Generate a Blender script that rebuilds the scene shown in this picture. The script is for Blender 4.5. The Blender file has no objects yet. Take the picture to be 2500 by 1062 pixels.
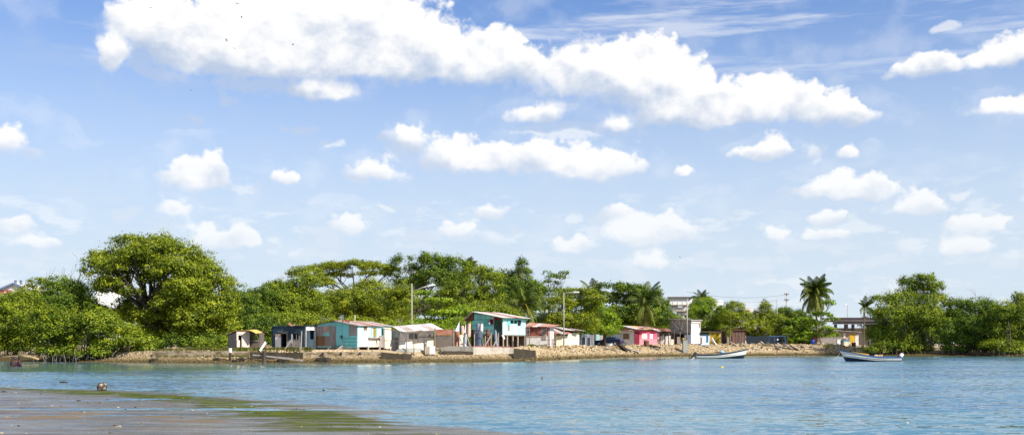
import bpy, math, random
import numpy as np
from mathutils import Vector, Matrix
rng = np.random.default_rng(7)
random.seed(7)
sc = bpy.context.scene
col = sc.collection
R = math.radians

# ------------------------------------------------------------------ camera
FPX, CH, HZ = 2430.0, 1.9, 840.0          # focal length in photo pixels, eye height, horizon row
cam = bpy.data.cameras.new('camera'); cam_o = bpy.data.objects.new('camera', cam); col.objects.link(cam_o)
cam_o.location = (0, 0, CH); cam_o.rotation_euler = (R(90), 0, 0)
cam.sensor_width = 36; cam.lens = FPX / 2500 * 36
cam.shift_y = (HZ - 531) / 2500
cam.clip_start = 0.5; cam.clip_end = 8000
sc.camera = cam_o

# ------------------------------------------------------------------ light
SUN = Vector((0.60, -0.46, 0.655)).normalized()
EXPO = 0.55
sun = bpy.data.lights.new('sun', 'SUN'); sun.energy = 5.0; sun.angle = R(0.5); sun.color = (1, .95, .86)
sun_o = bpy.data.objects.new('sun', sun); col.objects.link(sun_o)
sun_o.rotation_euler = SUN.to_track_quat('Z', 'Y').to_euler()
vs = sc.view_settings
vs.view_transform = 'Standard'; vs.look = 'None'; vs.gamma = 1; vs.use_curve_mapping = False; vs.exposure = EXPO

def sky_world():
    w = bpy.data.worlds.new('World'); sc.world = w; w.use_nodes = True
    nt = w.node_tree; N = nt.nodes; L = nt.links; N.clear()
    def node(t, **k):
        n = N.new(t)
        for a, b in k.items(): setattr(n, a, b)
        return n
    def math_(op, a, b=None, c=None, clamp=False):
        n = node('ShaderNodeMath', operation=op, use_clamp=clamp)
        for i, v in enumerate((a, b, c)):
            if v is None: continue
            if isinstance(v, (int, float)): n.inputs[i].default_value = v
            else: L.new(v, n.inputs[i])
        return n.outputs[0]
    def vm(op, a, b=None, c=None):
        n = node('ShaderNodeVectorMath', operation=op)
        for i, v in enumerate((a, b, c)):
            if v is None: continue
            if isinstance(v, (tuple, list)): n.inputs[i].default_value = v
            else: L.new(v, n.inputs[i])
        return n.outputs['Value'] if op in ('LENGTH', 'DOT_PRODUCT') else n.outputs[0]
    def ramp01(v, lo, hi):
        n = node('ShaderNodeMapRange', interpolation_type='SMOOTHSTEP')
        L.new(v, n.inputs[0]); n.inputs[1].default_value = lo; n.inputs[2].default_value = hi
        return n.outputs[0]
    def mixc(f, a, b):
        n = node('ShaderNodeMix', data_type='RGBA')
        if isinstance(f, (int, float)): n.inputs[0].default_value = f
        else: L.new(f, n.inputs[0])
        for i, v in ((6, a), (7, b)):
            if isinstance(v, (tuple, list)): n.inputs[i].default_value = (*v, 1)
            else: L.new(v, n.inputs[i])
        return n.outputs[2]
    sky = node('ShaderNodeTexSky', sky_type='NISHITA')
    sky.sun_disc = False; sky.sun_elevation = math.asin(SUN.z); sky.sun_rotation = math.atan2(SUN.x, SUN.y)
    sky.altitude = 0; sky.air_density = 1.0; sky.dust_density = 0.0; sky.ozone_density = 3.0
    tc = node('ShaderNodeTexCoord'); sep = node('ShaderNodeSeparateXYZ'); L.new(tc.outputs['Generated'], sep.inputs[0])
    x, y, z = sep.outputs
    az = math_('ARCTAN2', x, y); el = math_('ARCSINE', z)
    # the cloud field of the view is mirrored on round the horizon
    H = math.pi / 6
    azf = math_('SUBTRACT', math_('PINGPONG', math_('ADD', az, H + 4 * H), 2 * H), H)   # folded azimuth
    comb = node('ShaderNodeCombineXYZ'); L.new(azf, comb.inputs[0]); L.new(el, comb.inputs[1])
    P = comb.outputs[0]
    def noise(vec, scale, detail=6, rough=.55, sx=1, sy=1, off=0.0, t='FBM'):
        v = vm('MULTIPLY_ADD', vec, (sx, sy, 1), (off, off * 1.7, off * .3))
        n = node('ShaderNodeTexNoise', noise_dimensions='2D', noise_type=t); L.new(v, n.inputs['Vector'])
        n.inputs['Scale'].default_value = scale; n.inputs['Detail'].default_value = detail; n.inputs['Roughness'].default_value = rough
        return n
    wn = noise(P, 30, 3, .5, off=3.1)
    Pw = vm('MULTIPLY_ADD', vm('SUBTRACT', wn.outputs['Color'], (.5, .5, .5)), (.022, .014, 0), P)
    KB = 1.5
    def blend(lst, grow=1.0):
        acc = None; Pb = Pw
        for n_i, (cx, cy, rx, ry) in enumerate(lst):
            if acc is not None and n_i % 8 == 0: Pb = vm('MULTIPLY_ADD', acc, (1e-20, 1e-20, 1e-20), Pw)   # keeps the node chain short-lived
            a = math.atan((cx - 1250) / FPX); e = math.atan((HZ - cy) / math.hypot(FPX, cx - 1250))
            ia = 1 / (grow * rx / FPX * math.cos(a) ** 2); ie = 1 / (grow * ry / FPX * math.cos(a))
            q = vm('MULTIPLY_ADD', Pb, (ia, ie, 0), (-a * ia, -e * ie, 1))
            w_ = math_('POWER', math.exp(-KB), vm('DOT_PRODUCT', q, q))
            acc = vm('MULTIPLY_ADD', q, w_, acc) if acc is not None else vm('MULTIPLY', q, w_)
        sp_ = node('ShaderNodeSeparateXYZ'); L.new(acc, sp_.inputs[0]); sx_, sy_, sw_ = sp_.outputs
        sw_ = math_('MAXIMUM', sw_, 1e-12)
        rho = math_('MINIMUM', math_('MULTIPLY', sw_, math.exp(KB)), .999)
        ln = math_('SQRT', math_('MULTIPLY', math_('LOGARITHM', rho, 2.718281828), -1 / KB))
        return ln, math_('DIVIDE', sx_, sw_), math_('DIVIDE', sy_, sw_)
    solid = [(560,75,170,85),(700,70,160,105),(850,60,140,110),(960,95,130,85),(760,140,160,50),(600,130,130,55),(320,52,55,48),(385,70,70,55),
             (278,140,36,48),(450,130,70,60),(1040,135,120,62),(1160,155,110,52),(1215,110,50,40),(1270,150,40,30),(790,225,80,22),
             (1420,185,150,58),(1560,180,120,70),(1590,120,38,32),(1640,190,60,55),(1540,130,50,26),(1700,250,150,48),(1830,255,130,48),(1880,218,45,34),
             (1950,245,60,42),(2030,268,60,34),(2095,280,38,26),(1720,285,150,24),(1310,280,70,26),(1510,312,32,20),
             (1003,340,46,36),(1115,370,55,38),(1140,400,90,30),(1225,385,55,38),(1310,375,38,28),(1370,400,75,40),(1440,410,70,36),(1510,398,52,32),
             (915,420,62,34),(470,435,75,38),(520,415,30,40),(455,400,36,22),(685,437,36,22),(430,512,38,26),(497,577,42,32),(560,592,60,24),(590,575,28,24),
             (855,550,42,36),(1195,520,36,20),(1118,562,42,22),(1400,598,55,20),(1505,518,42,20),(1540,570,75,32),(1630,560,70,38),(1585,638,55,24),
             (1665,424,27,15),(1850,375,58,18),(1890,360,40,27),(2072,372,28,18),(2020,465,72,24),(2120,465,85,24),(2058,440,36,24),(2142,445,30,24),
             (2230,508,70,20),(2262,490,42,26),(2012,535,44,18),(2025,575,66,15),(1890,572,28,24),(2360,555,56,34),(2430,545,32,22),(2360,608,66,20),
             (2255,168,80,22),(2270,155,45,24),(2400,150,70,16),(2475,125,70,42),(2450,262,75,24),(20,350,55,38),(35,545,46,24),(80,590,70,15)]
    faint = [(650,210,200,22),(400,185,50,12),(560,255,26,20),(478,292,26,16),(1450,115,60,34),(1360,150,70,30),(730,322,42,13),(805,355,32,10),(305,523,42,18),
             (1205,575,28,18),(800,575,60,26),(1975,375,34,32),(2340,475,36,15),(2220,600,34,26),(2310,68,38,9),(70,370,30,18),(945,508,40,12),(960,335,40,20),
             (1400,535,30,14),(1840,645,90,18),(2130,640,80,16),(1000,600,80,16),(750,620,80,18),(2450,640,70,22),(60,640,90,16),(600,460,40,14),(1880,205,60,40),(1400,320,160,26),(340,120,60,60)]
    ls, qx, qy = blend(solid, 1.08); lf, _, fy = blend(faint, 1.2)
    vo = node('ShaderNodeTexVoronoi', voronoi_dimensions='2D', feature='F1'); L.new(Pw, vo.inputs['Vector'])
    vo.inputs['Scale'].default_value = 58; vo.inputs['Detail'].default_value = 1.5; vo.inputs['Roughness'].default_value = .5
    f1 = noise(P, 64, 8, .56, sy=1.25, off=1.3).outputs[0]
    f2 = noise(P, 22, 4, .5, sy=1.4, off=5.3).outputs[0]
    rough = math_('ADD', math_('ADD', math_('MULTIPLY', math_('SUBTRACT', vo.outputs['Distance'], .45), .42), math_('MULTIPLY', math_('SUBTRACT', f1, .5), 1.15)), math_('MULTIPLY', math_('SUBTRACT', f2, .5), .5))
    flat = math_('MULTIPLY', math_('MAXIMUM', math_('SUBTRACT', -.25, qy), 0.0), .55)              # flat bases
    d_s = math_('ADD', math_('ADD', ls, rough), flat)
    crisp = ramp01(math_('ADD', qy, math_('MULTIPLY', qx, .3)), -.5, .6)
    lo_e = math_('ADD', .52, math_('MULTIPLY', crisp, .26)); hi_e = math_('SUBTRACT', 1.52, math_('MULTIPLY', crisp, .24))
    mrn = node('ShaderNodeMapRange', interpolation_type='SMOOTHSTEP'); L.new(d_s, mrn.inputs[0]); L.new(lo_e, mrn.inputs[1]); L.new(hi_e, mrn.inputs[2])
    a_s = math_('SUBTRACT', 1, mrn.outputs[0])
    d_f = math_('ADD', lf, math_('MULTIPLY', rough, 1.25))
    a_f = math_('MULTIPLY', math_('SUBTRACT', 1, ramp01(d_f, .45, 1.15)), .55)
    # thin streaks high up, loose puffs low down, and the same kind of cloud overhead
    st = noise(P, 9, 5, .62, sx=.55, sy=5.5, off=8.2).outputs[0]
    a_st = math_('MULTIPLY', math_('MULTIPLY', ramp01(st, .47, .72), ramp01(el, .20, .30)), .45)
    lo = noise(P, 34, 5, .55, sx=.7, sy=2.0, off=2.7).outputs[0]
    a_lo = math_('MULTIPLY', math_('MULTIPLY', ramp01(lo, .47, .66), math_('SUBTRACT', 1, ramp01(el, .09, .19))), .55)
    zz = math_('MAXIMUM', z, .05)
    c2 = node('ShaderNodeCombineXYZ'); L.new(math_('DIVIDE', x, zz), c2.inputs[0]); L.new(math_('DIVIDE', y, zz), c2.inputs[1])
    ov = noise(c2.outputs[0], 1.3, 5, .55, off=4.0).outputs[0]
    a_ov = math_('MULTIPLY', ramp01(ov, .5, .62), ramp01(el, .36, .46))
    a_f = math_('MAXIMUM', a_f, math_('MULTIPLY', ramp01(f2, .42, .76), .20))
    alpha = math_('MAXIMUM', math_('MAXIMUM', a_s, a_f), math_('MAXIMUM', math_('MAXIMUM', a_st, a_lo), a_ov))
    alpha = math_('MULTIPLY', math_('MULTIPLY', alpha, ramp01(el, -.01, .02)), math_('ADD', math_('MULTIPLY', ramp01(el, .06, .24), .35), .65))
    # cloud body: bright towards the sun, grey-blue bases
    sun_side = math_('ADD', math_('ADD', math_('MULTIPLY', qy, .9), math_('MULTIPLY', qx, .22)), math_('MULTIPLY', math_('SUBTRACT', f1, .5), .8))
    g = math_('SUBTRACT', 1, ramp01(math_('ADD', sun_side, math_('MULTIPLY', math_('SUBTRACT', f2, .5), 2.2)), -.95, .40))
    g = math_('MULTIPLY', g, math_('ADD', math_('MULTIPLY', ramp01(el, .04, .26), .65), .35))
    k = 2 ** -EXPO
    cc = mixc(g, (1.06 * k, 1.05 * k, 1.035 * k), (.52 * k, .62 * k, .80 * k))
    skyc = vm('MULTIPLY', sky.outputs[0], (SKYK * SKYT[0], SKYK * SKYT[1], SKYK * SKYT[2]))
    # thin bright moisture haze low over the sea
    hz = math_('POWER', 2.718, math_('MULTIPLY', math_('POWER', math_('MULTIPLY', math_('MAXIMUM', el, 0.0), 3.75), 2.6), -1.0))
    skyc = mixc(math_('MULTIPLY', hz, .95), skyc, (.70 * k, .80 * k, .90 * k))
    out = mixc(alpha, skyc, cc)
    bg = node('ShaderNodeBackground'); bg.inputs['Strength'].default_value = 1.0; L.new(out, bg.inputs[0])
    wo = node('ShaderNodeOutputWorld'); L.new(bg.outputs[0], wo.inputs[0])
    w.cycles.sampling_method = 'MANUAL'; w.cycles.sample_map_resolution = 512
SKYK = 0.105; SKYT = (.38, .67, 1.03)
sky_world()

# ------------------------------------------------------------------ helpers
def tag(o, label=None, cat=None, group=None, kind=None):
    if label: o['label'] = label
    if cat: o['category'] = cat
    if group: o['group'] = group
    if kind: o['kind'] = kind
    return o
def W(px, py, d): return Vector(((px - 1250) / FPX * d, d, CH - (py - HZ) / FPX * d))
def gp(px, d, z=0.0): return Vector(((px - 1250) / FPX * d, d, z))
def interp(x, pts):
    xs, ys = zip(*pts); return np.interp(x, xs, ys)

MATS = {}
def mat(name, c1, c2=None, scale=2.0, rough=.8, bump=0.0, stretch=(1, 1, 1), spec=.3, metal=0.0, c3=None, lo=.35, hi=.65, fine=0.0):
    if name in MATS: return MATS[name]
    m = bpy.data.materials.new(name); m.use_nodes = True; nt = m.node_tree; N = nt.nodes; L = nt.links
    b = N['Principled BSDF']; b.inputs['Roughness'].default_value = rough; b.inputs['Specular IOR Level'].default_value = spec; b.inputs['Metallic'].default_value = metal
    c2 = c2 or tuple(v * .75 for v in c1)
    tc = N.new('ShaderNodeTexCoord'); mp = N.new('ShaderNodeMapping'); mp.inputs['Scale'].default_value = stretch
    L.new(tc.outputs['Object'], mp.inputs[0])
    n = N.new('ShaderNodeTexNoise'); n.inputs['Scale'].default_value = scale; n.inputs['Detail'].default_value = 7; n.inputs['Roughness'].default_value = .65
    L.new(mp.outputs[0], n.inputs['Vector'])
    r = N.new('ShaderNodeValToRGB'); r.color_ramp.elements[0].position = lo; r.color_ramp.elements[1].position = hi
    r.color_ramp.elements[0].color = (*c1, 1); r.color_ramp.elements[1].color = (*c2, 1)
    if c3:
        e = r.color_ramp.elements.new(min(.95, hi + .12)); e.color = (*c3, 1)
    L.new(n.outputs[0], r.inputs[0]); last = r.outputs[0]
    L.new(last, b.inputs['Base Color'])
    if bump:
        bp = N.new('ShaderNodeBump'); bp.inputs['Strength'].default_value = bump; bp.inputs['Distance'].default_value = .05
        n2 = N.new('ShaderNodeTexNoise'); n2.inputs['Scale'].default_value = scale * 5; n2.inputs['Detail'].default_value = 5
        L.new(mp.outputs[0], n2.inputs['Vector']); L.new(n2.outputs[0], bp.inputs['Height']); L.new(bp.outputs[0], b.inputs['Normal'])
    MATS[name] = m
    return m

class MB:
    def __init__(s): s.v = []; s.f = []
    def add(s, vs, fs):
        o = len(s.v); s.v += [tuple(p) for p in vs]; s.f += [tuple(i + o for i in f) for f in fs]; return s
    def hexa(s, p):   # 8 corners: bottom 0-3 ccw, top 4-7
        return s.add(p, [(3, 2, 1, 0), (4, 5, 6, 7), (0, 1, 5, 4), (1, 2, 6, 5), (2, 3, 7, 6), (3, 0, 4, 7)])
    def box(s, x0, x1, y0, y1, z0, z1):
        return s.hexa([(x0, y0, z0), (x1, y0, z0), (x1, y1, z0), (x0, y1, z0), (x0, y0, z1), (x1, y0, z1), (x1, y1, z1), (x0, y1, z1)])
    def tube(s, pts, rad, n=6, cap=True):
        pts = [Vector(p) for p in pts]
        if not hasattr(rad, '__len__'): rad = [rad] * len(pts)
        vs = []; fs = []
        for i, p in enumerate(pts):
            t = (pts[min(i + 1, len(pts) - 1)] - pts[max(i - 1, 0)]).normalized()
            a = t.cross(Vector((0, 0, 1)) if abs(t.z) < .9 else Vector((1, 0, 0))).normalized(); b = t.cross(a)
            for k in range(n):
                an = 2 * math.pi * k / n; vs.append(p + (a * math.cos(an) + b * math.sin(an)) * rad[i])
        for i in range(len(pts) - 1):
            for k in range(n):
                k2 = (k + 1) % n; fs.append((i * n + k, i * n + k2, (i + 1) * n + k2, (i + 1) * n + k))
        if cap: fs.append(tuple(range(n))[::-1]); fs.append(tuple((len(pts) - 1) * n + k for k in range(n)))
        return s.add(vs, fs)
    def beam(s, p, q, w, h=None):   # square bar
        h = h or w; p = Vector(p); q = Vector(q); t = (q - p).normalized()
        a = t.cross(Vector((0, 0, 1)) if abs(t.z) < .9 else Vector((0, 1, 0))).normalized(); b = a.cross(t).normalized()
        c = [(-1, -1), (1, -1), (1, 1), (-1, 1)]
        return s.hexa([p + a * i * w / 2 + b * j * h / 2 for i, j in c] + [q + a * i * w / 2 + b * j * h / 2 for i, j in c])
    def lathe(s, prof, c=(0, 0, 0), n=12):
        vs = []; fs = []
        for r, z in prof:
            for k in range(n):
                an = 2 * math.pi * k / n; vs.append((c[0] + r * math.cos(an), c[1] + r * math.sin(an), c[2] + z))
        for i in range(len(prof) - 1):
            for k in range(n):
                k2 = (k + 1) % n; fs.append((i * n + k, i * n + k2, (i + 1) * n + k2, (i + 1) * n + k))
        fs.append(tuple(range(n))[::-1]); fs.append(tuple((len(prof) - 1) * n + k for k in range(n)))
        return s.add(vs, fs)
    def build(s, name, m, parent=None, smooth=False):
        off = Vector(parent.get('_w', (0, 0, 0))) if parent else Vector((0, 0, 0))
        me = bpy.data.meshes.new(name)
        me.from_pydata([(v[0] - off.x, v[1] - off.y, v[2] - off.z) for v in s.v], [], s.f); me.update()
        if smooth: me.polygons.foreach_set('use_smooth', [True] * len(me.polygons))
        if m: me.materials.append(m)
        o = bpy.data.objects.new(name, me); col.objects.link(o)
        if parent:
            o.parent = parent; o['_w'] = tuple(off)
        return o
def thing(name, loc, label, cat, group=None):
    o = bpy.data.objects.new(name, None); col.objects.link(o); o.location = loc; o['_w'] = tuple(loc); o.empty_display_size = .3
    return tag(o, label, cat, group)
def solo(name, mb, m, label, cat, group=None, kind=None, smooth=False):
    # one-mesh thing with its origin at its base
    a = np.array(mb.v); c = Vector((float(a[:, 0].mean()), float(a[:, 1].mean()), float(a[:, 2].min())))
    mb.v = [(v[0] - c.x, v[1] - c.y, v[2] - c.z) for v in mb.v]
    o = mb.build(name, m, None, smooth); o.location = c
    return tag(o, label, cat, group, kind)

# ------------------------------------------------------------------ terrain
WL = [(-900, 104), (-300, 108), (0, 114), (120, 108), (200, 105), (400, 101), (600, 100), (800, 101.5), (930, 102), (1000, 103), (1100, 105.5), (1200, 108.5), (1300, 114), (1400, 128), (1500, 143), (1600, 155),
      (1800, 164), (2000, 170), (2100, 166), (2200, 164), (2400, 160), (2550, 152), (2800, 148), (3400, 140)]
def Dw(px): return float(interp(px, WL))
GL = [(-900, .5), (-100, .45), (150, .7), (350, 1.2), (500, 1.28), (800, 1.32), (930, 1.3), (985, 1.02), (1060, 1.05), (1120, 1.5), (1250, 1.55), (1400, 1.6), (1600, 1.72), (1800, 1.75), (2000, 1.7), (2120, 1.2), (2300, .8), (2600, .7), (3400, .8)]
def vnoise(x, y, seed=0):
    xi = np.floor(x).astype(np.int64); yi = np.floor(y).astype(np.int64); xf = x - xi; yf = y - yi
    def h(a, b):
        n = (a * 374761393 + b * 668265263 + seed * 974711) & 0x7fffffff
        n = ((n ^ (n >> 13)) * 1274126177) & 0x7fffffff
        return ((n ^ (n >> 16)) & 0xffff) / 65535.0
    u = xf * xf * (3 - 2 * xf); v = yf * yf * (3 - 2 * yf)
    return (h(xi, yi) * (1 - u) + h(xi + 1, yi) * u) * (1 - v) + (h(xi, yi + 1) * (1 - u) + h(xi + 1, yi + 1) * u) * v
def fbm(x, y, o=4, seed=0):
    s = 0; a = .5
    for i in range(o): s = s + a * vnoise(x * 2 ** i, y * 2 ** i, seed + i); a *= .5
    return s
def ground_z(px, d):
    px = np.asarray(px, float); d = np.asarray(d, float)
    D = interp(px, WL); t = d - D; g = interp(px, GL)
    X = (px - 1250) / FPX * d
    # left: shelving stones up to a low ledge; right: mounded rubble
    right = np.clip((px - 1290) / 80, 0, 1) * np.clip((2120 - px) / 40, 0, 1)
    w1 = np.where(t < 0, .22 * t, 0); w1 = np.maximum(w1, -1.5)
    sl = np.clip(t / 3.2, 0, 1)
    left_h = .46 * g * sl ** .8 + np.clip((t - 3.15) / .6, 0, 1) * .54 * g
    rt = np.clip(t / 7.5, 0, 1)
    right_h = g * (1 - (1 - rt) ** 1.6)
    mound = np.exp(-((t - 7.5) / 2.6) ** 2) * (.15 + .55 * np.clip(fbm(X * .22, 7 + 0 * X, 3, 5) - .42, 0, 1) * 2)
    mound = mound * np.where((px > 1660) & (px < 2060), 1.0, .12)
    z = w1 + np.where(t < 0, 0, left_h * (1 - right) + (right_h + mound) * right)
    rough = np.where((t > -1) & (t < 9), 1, .25) * np.where(t < 0, .4, 1)
    z = z + rough * (fbm(X * .9, d * .9, 4, 2) - .47) * (.10 + .22 * right)
    # pebble fans at the foot of the walls
    for (pc, tc, r, hh) in ((870, 1.8, 3.2, .28), (1075, 2.0, 3.0, .30), (1240, 2.0, 3.0, .25)):
        Xc = (pc - 1250) / FPX * (interp(pc, WL) + tc)
        z = z + hh * np.exp(-((X - Xc) / r) ** 2 - ((t - tc) / 1.4) ** 2)
    z = z - .30 * np.exp(-((px - 1487) / 42) ** 2) * np.exp(-((t - 7) / 4.5) ** 2)      # the gap the car is seen through
    z = z + np.clip((t - 60) / 400, 0, 1) * 1.0
    return z
def gz(px, d): return float(ground_z(px, d))

def grid_mesh(name, P, m, kind=None):
    nr, nc = P.shape[:2]
    idx = np.arange(nr * nc).reshape(nr, nc)
    f = np.stack([idx[:-1, :-1], idx[:-1, 1:], idx[1:, 1:], idx[1:, :-1]], -1).reshape(-1, 4)
    me = bpy.data.meshes.new(name); me.from_pydata(P.reshape(-1, 3).tolist(), [], f.tolist()); me.update()
    me.polygons.foreach_set('use_smooth', [True] * len(me.polygons)); me.materials.append(m)
    o = bpy.data.objects.new(name, me); col.objects.link(o)
    if kind: o['kind'] = kind
    return o

def bank_material():
    m = bpy.data.materials.new('bank'); m.use_nodes = True; nt = m.node_tree; N = nt.nodes; L = nt.links; b = N['Principled BSDF']
    b.inputs['Roughness'].default_value = .9; b.inputs['Specular IOR Level'].default_value = .2
    tc = N.new('ShaderNodeTexCoord')
    vo = N.new('ShaderNodeTexVoronoi'); vo.inputs['Scale'].default_value = 3.2; vo.inputs['Detail'].default_value = 1.5; L.new(tc.outputs['Object'], vo.inputs['Vector'])
    n = N.new('ShaderNodeTexNoise'); n.inputs['Scale'].default_value = .7; n.inputs['Detail'].default_value = 8; n.inputs['Roughness'].default_value = .7; L.new(tc.outputs['Object'], n.inputs['Vector'])
    r1 = N.new('ShaderNodeValToRGB'); L.new(n.outputs[0], r1.inputs[0])
    e = r1.color_ramp.elements; e[0].position = .32; e[0].color = (.17, .11, .045, 1); e[1].position = .66; e[1].color = (.46, .35, .19, 1)
    r2 = N.new('ShaderNodeValToRGB'); L.new(vo.outputs['Color'], r2.inputs[0])
    e = r2.color_ramp.elements; e[0].color = (.16, .10, .05, 1); e[1].color = (.55, .42, .28, 1)
    mx = N.new('ShaderNodeMix'); mx.data_type = 'RGBA'; mx.inputs[0].default_value = .45; L.new(r1.outputs[0], mx.inputs[6]); L.new(r2.outputs[0], mx.inputs[7])
    # weed-stained, wet stones at the tide line
    sp = N.new('ShaderNodeSeparateXYZ'); L.new(tc.outputs['Object'], sp.inputs[0])
    ad = N.new('ShaderNodeMath'); ad.operation = 'MULTIPLY_ADD'; L.new(n.outputs[0], ad.inputs[0]); ad.inputs[1].default_value = -.7; L.new(sp.outputs[2], ad.inputs[2])
    mr = N.new('ShaderNodeMapRange'); L.new(ad.outputs[0], mr.inputs[0]); mr.inputs[1].default_value = -.10; mr.inputs[2].default_value = .32; mr.inputs[3].default_value = 1; mr.inputs[4].default_value = 0
    mx2 = N.new('ShaderNodeMix'); mx2.data_type = 'RGBA'; L.new(mr.outputs[0], mx2.inputs[0]); L.new(mx.outputs[2], mx2.inputs[6]); mx2.inputs[7].default_value = (.085, .06, .018, 1)
    L.new(mx2.outputs[2], b.inputs['Base Color'])
    bp = N.new('ShaderNodeBump'); bp.inputs['Strength'].default_value = .9; bp.inputs['Distance'].default_value = .15; L.new(vo.outputs['Distance'], bp.inputs['Height']); L.new(bp.outputs[0], b.inputs['Normal'])
    return m
BANK = bank_material()
pxs = np.concatenate([np.linspace(-900, -100, 40, endpoint=False), np.linspace(-100, 2600, 900, endpoint=False), np.linspace(2600, 3400, 40)])
ts = np.concatenate([np.linspace(-14, -1, 14, endpoint=False), np.linspace(-1, 12, 66, endpoint=False), np.linspace(12, 60, 24, endpoint=False), np.geomspace(60, 5000, 22)])
PX, TT = np.meshgrid(pxs, ts)
DD = interp(PX, WL) + TT
G = np.stack([(PX - 1250) / FPX * DD, DD, ground_z(PX, DD)], -1)
grid_mesh('ground', G, BANK, 'structure')

# water
def water_material():
    m = bpy.data.materials.new('water'); m.use_nodes = True; nt = m.node_tree; N = nt.nodes; L = nt.links; b = N['Principled BSDF']
    b.inputs['Roughness'].default_value = .06; b.inputs['IOR'].default_value = 1.33; b.inputs['Specular IOR Level'].default_value = .5
    tc = N.new('ShaderNodeTexCoord')
    def nz(scale, sx, sy, det=4, rough=.55, dist=0.0, vec=False):
        mp = N.new('ShaderNodeMapping'); mp.inputs['Scale'].default_value = (sx, sy, 1); mp.inputs['Rotation'].default_value = (0, 0, R(6)); L.new(tc.outputs['Object'], mp.inputs[0])
        n = N.new('ShaderNodeTexNoise'); n.inputs['Scale'].default_value = scale; n.inputs['Detail'].default_value = det; n.inputs['Roughness'].default_value = rough; n.inputs['Distortion'].default_value = dist
        L.new(mp.outputs[0], n.inputs['Vector']); return n.outputs['Color'] if vec else n.outputs[0]
    def mth(op, a, bb, c=None):
        n = N.new('ShaderNodeMath'); n.operation = op
        for i, v in enumerate((a, bb, c)):
            if v is None: continue
            if isinstance(v, (int, float)): n.inputs[i].default_value = v
            else: L.new(v, n.inputs[i])
        return n.outputs[0]
    wind = nz(.05, .5, 2.2, 4, .6)
    wr = N.new('ShaderNodeMapRange'); L.new(wind, wr.inputs[0]); wr.inputs[1].default_value = .36; wr.inputs[2].default_value = .62; wr.inputs[3].default_value = .55; wr.inputs[4].default_value = 1.0
    small = nz(2.8, .7, 1.5, 4, .6, .3, True); big = nz(.6, .45, 1.3, 3, .5, .4, True)
    def vmn(op, a, bb, c=None):
        n = N.new('ShaderNodeVectorMath'); n.operation = op
        for i, v in enumerate((a, bb, c)):
            if v is None: continue
            if isinstance(v, tuple): n.inputs[i].default_value = v
            else: L.new(v, n.inputs[i])
        return n.outputs[0]
    # wind chop: steep little faces lean towards the near shore; calmer water under the far bank
    slope = vmn('MULTIPLY_ADD', vmn('SUBTRACT', small, (.5, .5, .5)), (.6, 1.12, 0), (0, -.125, 0))
    slope = vmn('MULTIPLY_ADD', vmn('SUBTRACT', big, (.5, .5, .5)), (.2, .4, 0), slope)
    sp = N.new('ShaderNodeSeparateXYZ'); L.new(tc.outputs['Object'], sp.inputs[0])
    edge = mth('MINIMUM', mth('MULTIPLY_ADD', sp.outputs[0], 1.15, 121.0), 164.0)
    cr = N.new('ShaderNodeMapRange'); cr.interpolation_type = 'SMOOTHSTEP'; L.new(mth('ADD', mth('SUBTRACT', sp.outputs[1], edge), mth('MULTIPLY', mth('SUBTRACT', wind, .5), 60.0)), cr.inputs[0])
    cr.inputs[1].default_value = -36; cr.inputs[2].default_value = -4; cr.inputs[3].default_value = 1; cr.inputs[4].default_value = .2
    wmask = mth('MULTIPLY', wr.outputs[0], cr.outputs[0])
    sc_ = N.new('ShaderNodeVectorMath'); sc_.operation = 'SCALE'; L.new(slope, sc_.inputs[0]); L.new(wmask, sc_.inputs['Scale'])
    nn = vmn('NORMALIZE', vmn('ADD', sc_.outputs[0], (0, 0, 1)), None)
    L.new(nn, b.inputs['Normal'])
    cn = nz(.035, .35, 2.0, 4, .5)
    r = N.new('ShaderNodeValToRGB'); L.new(cn, r.inputs[0]); e = r.color_ramp.elements
    e[0].position = .38; e[0].color = (.055, .135, .22, 1); e[1].position = .62; e[1].color = (.09, .20, .23, 1)
    sh = N.new('ShaderNodeMix'); sh.data_type = 'RGBA'; L.new(mth('MULTIPLY', mth('SUBTRACT', 1.0, cr.outputs[0]), .8), sh.inputs[0]); L.new(r.outputs[0], sh.inputs[6]); sh.inputs[7].default_value = (.10, .20, .15, 1)
    L.new(sh.outputs[2], b.inputs['Base Color'])
    return m
WATER = water_material()
wm = MB(); wm.add([(-3000, -40, 0), (3000, -40, 0), (3000, 2500, 0), (-3000, 2500, 0)], [(0, 1, 2, 3)])
tag(wm.build('water', WATER), kind='structure')

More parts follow.
